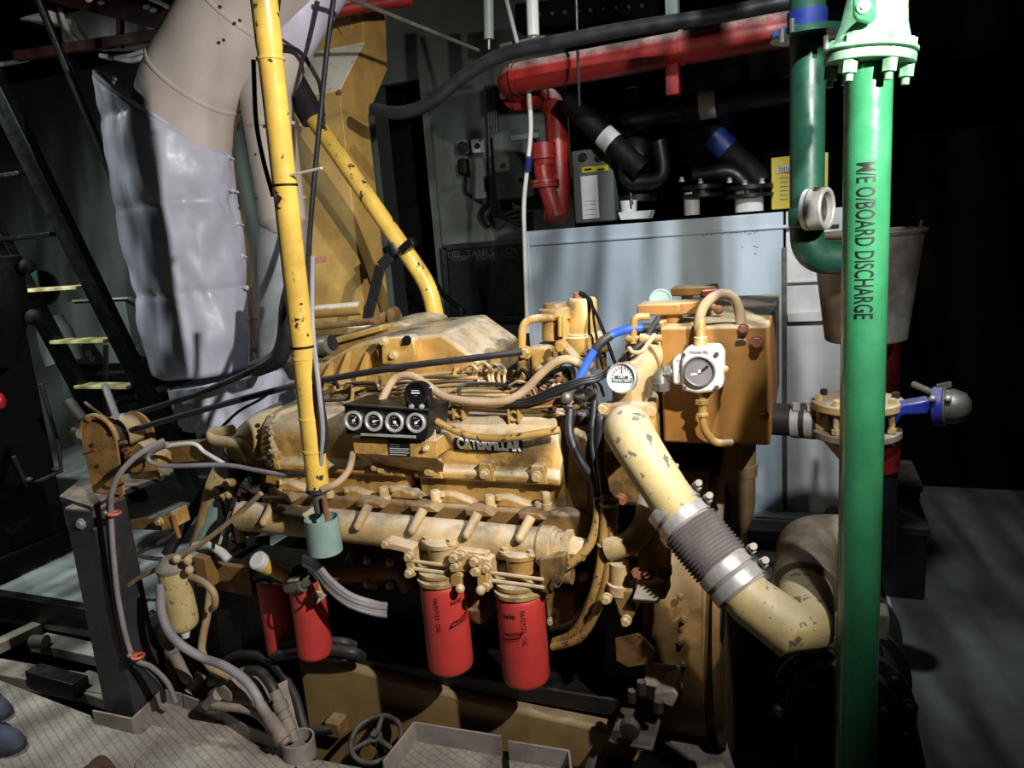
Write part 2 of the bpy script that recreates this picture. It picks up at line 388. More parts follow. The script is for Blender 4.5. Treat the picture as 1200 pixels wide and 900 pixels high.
# overhead red fire main
t = thing('fire_main_pipe', 'big red pipe crossing overhead above the black valves', 'pipe', (-.6, 3.2, 2.3))
pts = fillet(pp([(925, 34, 3.2), (592, 94, 3.2)]) + [p(592, 94, 3.2) + V((0, .35, -.02))], .11)
MB().tube(pts, .064, 18).build('pipe', red_p, t)
q = p(592, 94, 3.2) + V((0, .16, -.01)); MB().lathe(q, (0, 1, 0), [(0, .095), (.02, .095), (.022, .095), (.045, .095)], 24).build('flange', red_p, t)
for k in range(6):
    a_ = k * PI / 3 + .3; MB().bolt(q + V((math.cos(a_) * .08, -.002, math.sin(a_) * .08)), (0, -1, 0), .011, .014).build('flange_bolt', white if k == 3 else red_p, t)
MB().lathe(p(602, 92, 3.2), p(640, 86, 3.2) - p(602, 92, 3.2), [(0, .0665), (.012, .0665)], 20).build('weld_seam', red_p, t)
MB().lathe(p(797, 57, 3.2), p(802, 56, 3.2) - p(797, 57, 3.2), [(0, .069), (.02, .069)], 20).build('weld_seam', red_p, t)
MB().box(tuple(p(780, 112, 3.17)), tuple(p(797, 66, 3.23))).build('hanger_strap', red_p, t, bevel=.004)
t = thing('fire_main_dropper', 'red vertical pipe with ribbed coupling dropping onto the cabinet', 'pipe', p(650, 250, 3.55))
MB().tube(fillet(pp([(600, 112, 3.62), (650, 112, 3.62), (656, 215, 3.6), (650, 256, 3.5)]), .12), .056, 18).build('pipe', red_p, t)
MB().tube(fillet(pp([(634, 168, 3.5), (636, 205, 3.5), (652, 255, 3.48)]), .05), [.045] * 20 if 0 else .042, 16).build('branch', red_p, t)
MB().lathe(p(636, 168, 3.5), (0, 0, -1), [(0, .06), (.07, .06), (.075, .05), (.1, .045)], 20).build('coupling', red_p, t)
MB().lathe(p(638, 211, 3.5), (0, 0, -1), [(0, .07), (.012, .072), (.014, .06), (.02, .06), (.022, .072), (.034, .07)], 20).build('coupling', red_p, t)

# black hose draped above the red pipe
o = MB().tube(spline(pp([(436, 128, 2.9), (470, 132, 2.9), (505, 120, 2.9), (545, 88, 2.9), (590, 64, 2.9), (650, 50, 2.9), (740, 33, 2.9), (830, 20, 2.9), (915, 3, 2.9), (990, -14, 2.9)]), 8), .027, 14).build('hanging_hose', rub)
tag(o, 'thick dusty black hose sagging over the red overhead pipe', 'hose')
o = MB().tube(pp([(395, -8, 2.3), (563, 60, 3.2)]), .008, 10).build('conduit', galv); tag(o, 'thin grey conduit slanting down behind the yellow duct', 'conduit')
o = MB().tube(pp([(300, 26, 2.7), (480, -2, 3.2)]), .03, 14).build('overhead_pipe', red_p); tag(o, 'short red pipe passing over the top of the yellow duct', 'pipe')
t = thing('hanging_pipe', 'grey drop pipe ending in an open end above the hose bend', 'pipe', p(572, 45, 3.1))
MB().tube(pp([(572, -14, 3.1), (573, 46, 3.1)]), .022, 14).build('pipe', wallw, t); MB().tube(pp([(573, 45, 3.1), (573, 58, 3.1)]), .006, 8).build('rod', galv, t)
t = thing('hanging_pipe', 'white drop pipe with a grey bracket foot above the red pipe', 'pipe', p(624, 45, 3.1))
MB().tube(pp([(623, -14, 3.1), (625, 42, 3.1)]), .025, 14).build('pipe', white, t)
MB().bar(p(588, 55, 3.1), p(640, 45, 3.1), .05, .014).build('bracket', galv, t); MB().ball(p(625, 45, 3.1), .028, (1, 1, .6)).build('nut', galv, t)
o = MB().tube(pp([(590, -14, 3.05), (607, 54, 3.05)]), .009, 10).build('hanging_conduit', hose_g); tag(o, 'slim grey conduit leaning between the two drop pipes', 'conduit')
o = MB().box(tuple(p(780, 22, 3.1)), tuple(p(796, -14, 3.16))).build('hanger_bar', wallw); tag(o, 'flat grey hanger bar above the red branch', 'bar')
t = thing('hanging_cable_tray', 'dark perforated cable tray under the ceiling', 'cable tray', p(700, 20, 3.6))
A_, B_ = p(610, 24, 3.6), p(772, 8, 3.6); mb = MB().bar(A_, B_, .15, .11, V((0, 0, 1))); mb.build('tray', darkw, t)
for k in range(9): MB().cyl(p(632 + k * 15, 17 - k * 1.3, 3.525), p(632 + k * 15, 17 - k * 1.3, 3.515), .009, n=10).build('hole', blk, t)
o = MB().tube(spline(pp([(675, -10, 3.0), (677, 60, 3.0), (679, 124, 3.05)]), 6), .006, 8).build('pull_cord', rub); tag(o, 'thin dark cable hanging past the red pipe', 'cable')
t = thing('drain_tube', 'thin white tube with blue tape running down the cabinet edge', 'tube', p(616, 270, 3.35))
MB().tube(spline(pp([(619, 96, 3.25), (622, 150, 3.3), (618, 195, 3.33), (614, 240, 3.36), (615, 290, 3.37), (618, 390, 3.37)]), 6), .0105, 10).build('tube', white, t)
MB().cyl(p(620, 184, 3.305), p(618, 200, 3.325), .016, n=12).build('tape', bluet, t)

# black valves and pumps on top of the cabinet
t = thing('suction_pipe', 'thick black pipe with white band running from round flange', 'pipe', p(800, 130, 3.5))
pts = fillet([p(738, 138, 3.75), p(742, 138, 3.5)] + [p(935, 103, 3.5)], .09); MB().tube(pts, .058, 18).build('pipe', black, t)
MB().lathe(p(743, 132, 3.62), (0, -1, -.0), [(0, .11), (.03, .11), (.032, .06), (.05, .06)], 28).build('flange', black, t)
for k in range(6): MB().bolt(p(743, 132, 3.62) + V((math.cos(k * PI / 3) * .09, -.032, math.sin(k * PI / 3) * .09)), (0, -1, 0), .011, .012).build('flange_bolt', black, t)
MB().lathe(p(820, 124, 3.5), p(838, 121, 3.5) - p(820, 124, 3.5), [(0, .0605), (.07, .0605)], 20).build('tape_band', white, t)
MB().lathe(p(797, 128, 3.5), p(801, 127, 3.5) - p(797, 128, 3.5), [(0, .068), (.016, .068)], 20).build('clamp', black, t)
t = thing('diagonal_pipe', 'black slanting pipe with white tape band above the control box', 'pipe', p(745, 195, 3.45))
MB().tube(pp([(664, 118, 3.45), (752, 200, 3.45)]), .05, 16).build('pipe', blk, t)
MB().lathe(p(707, 158, 3.45), p(720, 170, 3.45) - p(707, 158, 3.45), [(0, .053), (.062, .053)], 20).build('tape_band', white, t)
t = thing('valve_body', 'black pump body with U-shaped pipe and chrome tap on the cabinet', 'pump', p(750, 250, 3.55))
MB().tube(fillet(pp([(772, 165, 3.5), (780, 212, 3.5), (735, 215, 3.5), (733, 190, 3.5)]), .09), .036, 16).build('u_pipe', black, t)
MB().lathe(p(748, 236, 3.6), (0, 0, 1), [(0, .09), (.03, .09), (.035, .06), (.16, .06), (.2, .09), (.26, .075), (.3, .03)], 24).build('body', black, t)
MB().tube(pp([(737, 185, 3.42), (738, 200, 3.42)]), .005, 8).build('tap_spindle', chrome, t); MB().tube(pp([(739, 226, 3.42), (741, 240, 3.42)]), .005, 8).build('tap_spindle', chrome, t)
t = thing('drip_tray', 'small grey tray holding a white cup on the cabinet top', 'tray', p(744, 256, 3.45))
P = pp([(727, 258, 3.43), (760, 256, 3.43), (763, 246, 3.43), (724, 249, 3.43)]); MB().prism(P, (0, .1, 0)).build('tray', white, t, bevel=.003)
MB().lathe(p(737, 248, 3.48), (0, 0, 1), [(0, .035), (.05, .04)], 18).build('cup', white, t)
t = thing('rear_pump', 'black flanged pump with blue taped slanting pipe over the cabinet', 'pump', p(840, 240, 3.6))
MB().tube(pp([(815, 140, 3.6), (893, 215, 3.6)]), .055, 16).build('pipe', blk, t)
MB().lathe(p(836, 160, 3.6), p(854, 177, 3.6) - p(836, 160, 3.6), [(0, .0575), (.09, .0575)], 20).build('blue_tape', bluet, t)
MB().tube(fillet(pp([(812, 205, 3.5), (862, 200, 3.5), (880, 228, 3.5)]), .08), .034, 14).build('branch', black, t)
MB().lathe(p(822, 217, 3.5), (0, 0, -1), [(0, .09), (.018, .09), (.02, .05), (.035, .05), (.037, .09), (.052, .09)], 24).build('flange', black, t)
MB().lathe(p(878, 217, 3.5), (0, 0, -1), [(0, .1), (.018, .1), (.02, .06), (.035, .06), (.037, .1), (.052, .1)], 24).build('flange', black, t)
for x, y, dx in ((799, 212, .0), (821, 214, 0), (855, 213, 0), (873, 216, 0), (893, 214, 0)): MB().bolt(p(x, y, 3.44), (0, 0, 1), .009, .014).build('flange_bolt', steel, t)
for (x, y, r, lb) in ((811, 252, .034, 'short white pipe stub under the first black flange'), (878, 248, .06, 'wide white pipe stub under the second black flange')):
    o = MB().cyl(p(x, y, 3.5), p(x, y, 3.5) + V((0, 0, .1)), r).build('pipe_stub', white); tag(o, lb, 'pipe stub')
t = thing('control_box', 'grey box with two round holes, yellow sticker and white label', 'control box', p(700, 262, 3.5))
MB().box(tuple(p(674, 262, 3.5)), tuple(p(724, 174, 3.62))).build('case', wallm, t, bevel=.008)
for x, y in ((683, 184), (702, 184)): MB().cyl(p(x, y, 3.502), p(x, y, 3.49), .02).build('knob', blk, t)
MB().box(tuple(p(682, 203, 3.495)), tuple(p(713, 193, 3.5))).build('sticker', label_y, t)
for k in range(2): MB().box(tuple(p(685 + k * 15, 200, 3.492)), tuple(p(693 + k * 15, 197, 3.495))).build('sticker_print', ink, t)
MB().box(tuple(p(683, 257, 3.494)), tuple(p(700, 205, 3.5))).build('label', white, t)
for y in (236, 240, 246, 252): MB().box(tuple(p(685, y, 3.491)), tuple(p(698, y - 1, 3.494))).build('label_print', dial_g, t)
# wall fittings
t = thing('wall_socket', 'square bulkhead socket with dark round mouth beside the switch', 'socket', p(542, 180, 4.6))
MB().box(tuple(p(535, 181, 4.53)), tuple(p(551, 164, 4.6))).build('box', wallw, t, bevel=.008); MB().cyl(p(542, 173, 4.5), p(542, 173, 4.54), .038).build('mouth', blk, t)
t = thing('wall_switch', 'pale square rotary switch beside the dark socket', 'switch', p(560, 178, 4.6))
MB().box(tuple(p(552.5, 180, 4.53)), tuple(p(567, 163, 4.6))).build('box', white, t, bevel=.008); MB().cyl(p(559.5, 171, 4.5), p(559.5, 171, 4.54), .018).build('knob', blk, t)
t = thing('cable_plug', 'dark plug with hanging cord below the bulkhead socket', 'plug', p(543, 205, 4.6))
MB().box(tuple(p(536, 206, 4.5)), tuple(p(553, 186, 4.6))).build('plug_body', blk, t, bevel=.02); MB().tube(spline(pp([(546, 206, 4.54), (546, 225, 4.54), (556, 232, 4.56), (566, 238, 4.57)]), 6), .012, 8).build('cord', blk, t)
o = MB().box(tuple(p(553, 234, 4.54)), tuple(p(570, 184, 4.6))).build('cable_cover', wallw, None, bevel=.01); tag(o, 'tall narrow grey cable cover below the rotary switch', 'cable cover')
t = thing('electrical_cabinet', 'flat grey electrical cabinet on the bulkhead behind the red coupling', 'electrical cabinet', p(605, 235, 4.5))
MB().box(tuple(p(582, 235, 4.42)), tuple(p(633, 152, 4.6))).build('case', wallm, t, bevel=.01)
MB().box(tuple(p(599, 165, 4.41)), tuple(p(632, 155, 4.42))).build('name_strip', wallw, t)
for x, y in ((590, 194), (610, 211)): MB().cyl(p(x, y, 4.4), p(x, y, 4.43), .014).build('lock', blk, t)
t = thing('hanging_cable_bundle', 'bundle of dark cables running down the bulkhead', 'cables', p(576, 240, 4.55))
for k in range(4): MB().tube(spline(pp([(571 + k * 3, 100, 4.54), (574 + k * 3, 170, 4.54), (577 + k * 3, 240, 4.54), (582 + k * 7, 252 + 3 * k, 4.54), (612, 246 + k * 6, 4.54)]), 6), .014, 8).build('cable', rub, t)
for k in range(3): MB().tube(spline(pp([(575 - k * 3, 238, 4.54), (566 - k * 2, 252, 4.54), (571, 264 + k, 4.54), (580, 260, 4.54)]), 6), .006, 6).build('cable', blk, t)
bb = thing('blackboard', 'black writing board with faint chalk headings on the bulkhead', 'blackboard', p(567, 375, 4.6))
MB().box(tuple(p(522, 372, 4.56)), tuple(p(626, 283, 4.6))).build('board', blk, bb, bevel=.004)
mb = MB(); 
for a_, b_ in (((521, 290), (628, 281)), ((521, 374), (628, 372)), ((522, 290), (527, 374))): mb.bar(p(*a_, 4.575), p(*b_, 4.575), .05, .035)
mb.build('frame', black, bb)
text('FUEL  TANKS   PORT', p(566, 296.5, 4.558), (1, 0, 0), (0, 0, 1), .062, inkd, 'chalk_heading', bb)
text('CUBIC  LIGHT    OIL', p(566, 301.5, 4.558), (1, 0, 0), (0, 0, 1), .05, inkd, 'chalk_heading', bb)
o = MB().tube(pp([(494, 308, 4.2), (520, 346, 4.3), (545, 366, 4.5)]), .018, 8).build('wall_cable', blk); tag(o, 'black cable slanting past the blackboard corner', 'cable')
o = MB().tube([p(540, 360, 4.4), p(545, 420, 4.4), V((p(545, 420, 4.4).x, 4.4, 0))], .018, 8).build('thin_post', blk); tag(o, 'thin black upright rod in front of the bulkhead under the blackboard', 'rod')

# ================================================================== yellow ventilation duct
t = thing('ventilation_duct', 'tall ochre sheet metal duct with dusty sloping shoulder', 'duct', (-2.15, 3.3, 0))
Lx, Rx = -2.42, -2.0
sec = [px(425, 4, Rx), px(427, 50, Rx), px(400, 107, Rx), px(411, 230, Rx), px(421, 400, Rx), px(421, 400, Rx) + V((0, .24, 0)), px(429, 135, Rx), px(454, 82, Rx), px(452, 8, Rx)]
sec[2].y = sec[3].y = sec[4].y = 3.11; sec[5].y = 3.34; sec[6].y = 3.34
sec[4].z = sec[5].z = .6
MB().prism([V((Lx + .12 if i in (0, 1, 7, 8) else Lx, q.y, q.z)) if 0 else V((Lx, q.y, q.z)) for i, q in enumerate(sec)], (Rx - Lx, 0, 0)).build('duct_shell', yel_b, t, bevel=.004)
q = p(404, 27, 3.39); MB().prism([q + V((-.035, 0, .09)), q + V((.045, 0, .09)), q + V((.045, 0, -.03)), q + V((.02, 0, -.055)), q + V((-.02, 0, -.05)), q + V((-.035, 0, -.02))], (0, -.012, 0)).build('inspection_flap', yel_b, t, bevel=.002)
MB().tube([q + V((.045, -.02, .1)), q + V((.045, -.02, .02))], .008, 8).build('hinge_pin', galv, t)
MB().bolt(p(398, 108, 3.1), (0, -1, 0), .008).build('corner_screw', rust, t)
MB().box((-2.44, 3.07, 1.17), (-1.98, 3.13, 1.21)).box((-2.44, 3.03, .62), (-1.98, 3.11, 1.02)).build('base_flange', yel_b, t, bevel=.005)

# battery boxes beside the side deck
t = thing('battery_case', 'black battery case with grey lid label near the blue valve', 'battery', (.3, 3.4, 0))
MB().box((.16, 3.18, 0.0), (.46, 3.5, .3)).build('case', black, t, bevel=.01); MB().box((.15, 3.17, .28), (.47, 3.51, .32)).build('lid', cast, t, bevel=.008)
q = pz(1063, 600, .322); MB().obox(q, V((.018, 0, 0)), V((-.03, .08, 0)), V((0, 0, .001))).build('label', wallw, t)
mb = MB(); 
for k in range(3): mb.cyl(pz(1044, 604 + 4 * k, .32), pz(1044, 604 + 4 * k, .325), .008)
mb.build('vent_cap', wallw, t)
t = thing('battery_case', 'second black battery case standing behind the labelled one', 'battery', (.36, 3.8, 0))
MB().box((.18, 3.56, 0.0), (.48, 3.9, .34)).build('case', black, t, bevel=.01); MB().box((.17, 3.55, .33), (.49, 3.91, .37)).build('lid', cast, t, bevel=.008)
q = pz(1046, 553, .372); MB().obox(q, V((.015, 0, 0)), V((-.04, .1, 0)), V((0, 0, .001))).build('label', wallm, t)
t = thing('yellow_box', 'yellow cardboard box with barcode label behind the dark green pipe', 'box', p(936, 246, 3.5))
MB().box(tuple(p(904, 246, 3.5)), tuple(p(970, 180, 3.6))).build('carton', label_y, t, bevel=.004)
MB().box(tuple(p(911, 203, 3.495)), tuple(p(928, 194, 3.5))).build('barcode_label', white, t)
mb = MB()
for k in range(7): mb.box(tuple(p(912.5 + k * 2.1, 202, 3.492)), tuple(p(913.6 + k * 2.1, 195, 3.495)))
mb.build('barcode', ink, t); mb = MB()
for k in range(6): mb.box(tuple(p(914, 209 + k * 5, 3.496)), tuple(p(924, 207.5 + k * 5, 3.5)))
mb.build('label_print', dial_g, t)
# dim overhead trunking in the dark corner
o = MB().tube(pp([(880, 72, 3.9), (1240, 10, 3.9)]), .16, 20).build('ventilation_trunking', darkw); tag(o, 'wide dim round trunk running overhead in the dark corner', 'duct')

# ================================================================== far corner: ladder, rails, machine
t = thing('ladder', 'steep black steel ladder with pale nosed rungs beside the insulated exhaust', 'ladder', (-3.9, 3.5, 0))
xs, xl = -3.7, -4.24
top = px(-20, 70, xs); bot = px(235, 590, xs); dr = (bot - top)
bot = top + dr * ((top.z - 0.0) / -dr.z)
for X in (xs, xl):
    a_ = V((X, top.y, top.z)); b_ = V((X, bot.y, bot.z)); MB().bar(a_, b_, .055, .12, V((1, 0, 0))).build('stringer', black, t, bevel=.004)
for (x, y) in ((88, 335), (119, 398), (149, 452), (222, 597), (20, 200), (55, 272), (178, 505), (202, 552)):
    q = px(x, y, xs - .07); f = (top.z - q.z) / (top.z - bot.z); yy = top.y + (bot.y - top.y) * f
    z = q.z
    MB().box((xl + .03, yy - .055, z - .022), (xs - .07, yy + .055, z)).build('rung', black if y in (200, 272) else tread, t, bevel=.004)
a_, b_ = px(40, -12, xs), px(132, 208, xs); MB().tube([a_, b_, b_ + (b_ - a_) * 1.4], .022, 12).build('handrail', black, t)
MB().tube([b_ + (b_ - a_) * 1.4, b_ + (b_ - a_) * 1.4 + V((0, -.3, -.06))], .018, 10).build('handrail_bracket', black, t)

t = thing('overhead_rail', 'dark maroon rail frame hanging under the overhead corner', 'rail', p(100, 60, 3.4))
MB().bar(p(20, 66, 3.35), p(195, 40, 3.35), .05, .055).build('rail', maroon, t, bevel=.004)
MB().bar(p(62, -8, 3.35), p(200, 26, 3.35), .06, .1).build('rail', maroon, t, bevel=.004)
MB().bar(p(141, 20, 3.35), p(141, 56, 3.35), .03, .03, V((0, 1, 0))).build('upright', maroon, t)
MB().bar(p(76, 60, 3.35), p(88, 86, 3.35), .05, .05, V((0, 1, 0))).build('upright', black, t)
for x, y in ((104, 0), (119, 3), (180, 12), (172, 8)): MB().ball(p(x, y, 3.3), .016, (1.6, 1, .8), 10, 6).build('clip', white, t)
t = thing('white_cable', 'loose pale cables looping behind the maroon rail', 'cable', p(100, 60, 3.6))
for pts in ([(-10, 77, 3.5), (30, 70, 3.5), (62, 57, 3.5), (80, 52, 3.5)], [(70, 8, 3.5), (76, 28, 3.5), (90, 46, 3.5), (108, 56, 3.5)], [(118, 65, 3.4), (135, 68, 3.4), (155, 71, 3.4), (172, 66, 3.4)], [(128, 68, 3.42), (150, 66, 3.42), (170, 60, 3.42)], [(175, -2, 3.3), (190, 4, 3.3), (203, 12, 3.3)]):
    MB().tube(spline(pp(pts), 6), .014, 8).build('cable', white, t)
o = MB().prism(pp([(-60, 2, 3.5), (56, -6, 3.5), (60, 26, 3.5), (-60, 14, 3.5)]), (0, .2, 0)).build('overhead_casing', white, None, bevel=.02); tag(o, 'white boxed casing under the overhead beyond the ladder top', 'casing')
o = MB().prism(pp([(66, 0, 3.6), (200, 8, 3.6), (205, 40, 3.6), (190, 48, 3.6), (72, 50, 3.6)]), (0, .3, 0)).build('overhead_casing', white, None, bevel=.02); tag(o, 'pale boxed casing seen through the maroon rail frame', 'casing')
t = thing('steel_locker', 'low white steel locker against the bulkhead behind the ladder', 'locker', p(130, 430, 4.2))
MB().box(tuple(p(86, 427, 4.2)), tuple(p(182, 346, 4.5))).build('body', wallw, t, bevel=.01); MB().box(tuple(p(84, 354, 4.17)), tuple(p(183, 346, 4.2))).build('top_lip', white, t, bevel=.004)
for x, y in ((104, 414), (108, 420), (158, 410)): MB().ball(p(x, y, 4.17), .03, (1, .5, .8), 10, 6).build('latch', white, t)
MB().box((p(86, 427, 4.2).x, 4.22, 0), (p(182, 427, 4.2).x, 4.48, p(100, 427, 4.2).z)).build('stand', blk, t)
t = thing('dark_machine', 'unlit black machine with open tray frame beyond the rusty drum', 'machine', p(40, 640, 2.4))
MB().box((-5.3, 2.35, .12), (-3.92, 2.78, 1.42)).build('casing', blk, t, bevel=.03)
MB().box((-5.3, 2.32, .0), (-3.9, 2.8, .14)).build('skirt', blk, t, bevel=.02)
P = [px(x, y, -3.885) for x, y in ((16, 535), (32, 570), (72, 552), (68, 520), (48, 450))]; MB().tube(P, .012, 8).build('tray_frame', cast, t)
for x, y in ((33, 562), (66, 550)): MB().ball(px(x, y, -3.88), .026, (1.2, .8, .6), 10, 6).build('foot_pad', cast, t)
MB().tube(pp([(80, 470, 2.5), (97, 492, 2.5)]), .028, 12).build('lever', cast, t)
MB().tube(spline(pp([(0, 300, 2.45), (8, 360, 2.45), (0, 420, 2.45)]), 5), .09, 14).build('stack', blk, t)
MB().ball(p(32, 312, 2.45), .035).build('cap', blk, t); MB().ball(p(40, 372, 2.45), .05, (1, .6, .8)).build('cap', blk, t)
o = MB().lathe(p(55, 338, 3.3), (.3, -1, .1), [(0, .09), (.03, .11), (.06, .11), (.075, .09), (.08, .0)], 28).build('round_cover', green_d); tag(o, 'dark green round cover behind the second ladder rung', 'cover')
o = MB().tube(spline(pp([(58, 372, 3.8), (66, 395, 3.8), (76, 425, 3.8)]), 5), [.09, .09, .1, .11, .12, .12, .125, .13, .13, .13, .13][:11], 16).build('grey_canister', wallw); tag(o, 'pale curved canister standing behind the ladder rungs', 'canister')
o = MB().ball(p(0, 470, 2.32), .026, (1, 1, 1.5)).build('red_marker', pink); tag(o, 'small round red marker beside the dark machine', 'marker')
MBs = MB().tube(pp([(124, 405, 3.5), (124, 500, 3.5)]), .016, 8).build('upright_tube', hose_g); tag(MBs, 'thin grey upright tube behind the ladder', 'tube')
t = thing('pipe_stand', 'dark stand with crossing pipes behind the ladder foot', 'pipe stand', p(150, 500, 3.9))
MB().tube(pp([(125, 478, 3.7), (245, 438, 3.7)]), .03, 10).build('pipe', cast, t)
MB().tube(pp([(206, 455, 3.9), (208, 540, 3.9)]), .03, 10).build('upright', cast, t); MB().tube(pp([(138, 455, 3.8), (112, 500, 3.8)]), .012, 8).build('strut', blk, t)
MB().box(tuple(p(84, 441, 4.0)), tuple(p(250, 434, 4.1))).build('shelf', black, t)
# ================================================================== the diesel engine
eng = thing('diesel_engine', 'large dusty yellow marine diesel engine in the middle of the room', 'engine', (-1.1, 2.4, -.5))
AX = V((1, 0, 0)); FY = V((0, -1, 0)); UZ = V((0, 0, 1))
mb = MB().box((-1.70, 2.12, .1), (-.46, 2.85, .75)); mb.build('engine_block', shade_iron, eng, bevel=.015)
for k in range(4): MB().lathe((-1.5 + k * .27, 2.14, .45), (0, -1, 0), [(0, .07), (.03, .07), (.045, .05)], 22).build('side_cover', shade_iron, eng)
MB().prism([V((-1.665, 1.9, -.45)), V((-.46, 1.9, -.45)), V((-.46, 1.9, .12)), V((-1.0, 1.9, .15)), V((-1.62, 1.9, .205)), V((-1.665, 1.9, .2))], (0, .9, 0)).build('oil_pan', M('pan_ochre', (140, 114, 72), .55, var=.12, dust=.3, bump=.15), eng, bevel=.015)
MB().box((-1.66, 1.93, .15), (-.46, 2.2, .21)).build('pan_rail', shade_iron, eng, bevel=.006)
q = p(395, 850, 1.87); MB().box((q.x - .03, 1.84, q.z - .03), (q.x + .03, 1.9, q.z + .03)).build('drain_block', yel_d, eng, bevel=.006)
MB().tube([q + V((0, -.02, 0)), q + V((-.1, -.03, -.02)), q + V((-.16, -.03, -.04))], .016, 10).build('drain_plug', cast, eng)
# heads and covers
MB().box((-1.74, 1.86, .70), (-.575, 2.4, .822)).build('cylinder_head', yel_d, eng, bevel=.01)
prof = [(1.905, .80), (1.905, .893), (1.872, .898), (1.872, .924), (1.9, .93), (1.908, .99), (1.922, 1.03), (1.955, 1.062), (2.02, 1.078), (2.3, 1.085), (2.3, .8)]
def cover(x0, x1, inset=.03):
    mb = MB(); n = len(prof)
    xs_ = ((x0, .965), (x0 + inset, 1), (x1 - inset, 1), (x1, .965)); vs = []
    for x, s in xs_:
        for (y, z) in prof: vs.append(V((x, 1.9 + (y - 1.9) * 1 + (0 if s == 1 else .012) * (1 if z > .93 else 0), .8 + (z - .8) * s)))
    fs = [tuple(range(n - 1, -1, -1)), tuple(3 * n + i for i in range(n))]
    for k in range(3):
        for i in range(n): fs.append((k * n + i, k * n + (i + 1) % n, (k + 1) * n + (i + 1) % n, (k + 1) * n + i))
    return mb.add(vs, fs).build('valve_cover', yel, eng, bevel=.008)
cv2 = cover(-1.10, -.635); cv1 = cover(-1.70, -1.13)
for cv, xs_ in ((cv2, (-1.03, -.86, -.70)), (cv1, (-1.62, -1.45, -1.2))):
    for x in xs_:
        MB().prism([V((x - .03, 1.868, .9)), V((x + .03, 1.868, .9)), V((x + .018, 1.868, .955)), V((x - .018, 1.868, .955))], (0, .035, 0)).build('bolt_lug', yel, cv, bevel=.004)
        MB().bolt((x, 1.866, .925), FY, .011, .014).build('cover_bolt', tan, cv)
for x, y in ((538, 483), (603, 487)):
    q = p(x, y, 1.95); mb = MB().ring(q + V((0, .03, 0)), FY, .016, .010, .04); mb.box((q.x - .018, q.y - .012, q.z - .02), (q.x - .012, q.y + .03, q.z + .022)).box((q.x + .012, q.y - .012, q.z - .02), (q.x + .018, q.y + .03, q.z + .022)); mb.build('cover_clip', yel, cv2, bevel=.001)
MB().prism([p(690, 515, 1.9), p(668, 505, 1.92), p(663, 590, 1.92), p(662, 608, 1.9), p(676, 614, 1.9), p(690, 598, 1.9)], (0, .05, 0)).build('lifting_bracket', yel_d, eng, bevel=.006)
MB().cyl(p(684, 607, 1.9), p(684, 607, 1.885), .008).build('bracket_bolt', tan, eng)
# ledge bolts and bridge clamps
for x, y, r in ((450, 578, .020), (510, 582, .020), (574, 588, .020), (385, 572, .016), (632, 596, .018), (640, 585, .016)):
    q = p(x, y, 1.855); r *= .8; MB().tube_rings([(q + V((0, 0, -.03)), r * 1.25), (q + V((0, 0, -.012)), r * 1.25), (q + V((0, 0, -.01)), r), (q + V((0, 0, .016)), r), (q + V((0, 0, .02)), r * .8)], UZ, 14, True).build('head_bolt', tan, eng)
for x, y in ((408, 575), (462, 574), (520, 580), (586, 584), (330, 566)):
    q = p(x, y, 1.875); MB().prism([q + V((-.02, 0, -.03)), q + V((.10, 0, -.03)), q + V((.085, 0, -.014)), q + V((.02, 0, .006)), q + V((-.02, 0, .002))], (0, .05, 0)).build('clamp_bridge', yel, eng, bevel=.008)
    MB().tube_rings([(q + V((0, -.01, .0)), .010), (q + V((0, -.01, .014)), .010)], UZ, 10, True).build('bridge_bolt', tan, eng)
# water manifold
A_, B_ = p(283, 604, 1.79), p(650, 641, 1.79)
mb = MB().tube_rings([(A_ + (B_ - A_) * t_, r) for t_, r in ((0, .047), (.3, .049), (.6, .05), (.96, .05), (.965, .057), (1.0, .057))], B_ - A_, 26, True); man = mb.build('water_manifold', tan, eng, bevel=.003)
d_ = (B_ - A_).normalized()
MB().tube_rings([(B_ + d_ * t_, r) for t_, r in ((0, .05), (.012, .05), (.013, .043), (.03, .043))], d_, 24, True).build('manifold_collar', tan, man)
MB().tube_rings([(B_ + d_ * t_, r) for t_, r in ((.03, .05), (.048, .052), (.05, .034), (.085, .03))], d_, 6, True).build('end_plug', tan, man)
for x, y in ((432, 592), (496, 597), (560, 602), (622, 606), (322, 587)):
    a_ = p(x, y, 1.775); b_ = p(x - 13, y + 25, 1.733)
    MB().tube([a_, b_], [.015, .013], 12).ball(b_, .013, n=10, k=6).build('manifold_lug', tan, man)
    MB().prism([p(x - 16, y - 5, 1.80), p(x + 8, y - 4, 1.80), p(x + 18, y + 4, 1.80), p(x - 14, y + 3, 1.80)], (0, .06, 0)).build('lug_bracket', yel_d, man, bevel=.004)
MB().tube([p(283, 619, 1.76), p(648, 656, 1.76)], .006, 8).build('manifold_seam', tan, man)

# name plate with raised lettering
np_ = MB().prism([p(532, 513, 1.902), p(612, 516.5, 1.902), p(612, 530, 1.902), p(532, 527, 1.902)], (0, .006, 0)).build('name_plate', black, eng, bevel=.0015)
np_['label'] = 'black plate with white block lettering'
q0, q1 = p(535, 520, 1.9), p(610, 523.2, 1.9)
text('CATERPILLAR', (q0 + q1) / 2 + V((0, -.0005, 0)), q1 - q0, (0, -.15, 1), .046, inkw, 'lettering', np_, sx=.71, bold=.0022)
q = p(548, 524.5, 1.8975); MB().prism([q + V((-.011, 0, -.006)), q + V((.011, 0, -.006)), q + V((0, 0, .012))], (0, -.001, 0)).build('emblem', M('emblem_yellow', (240, 190, 30), .4), np_)

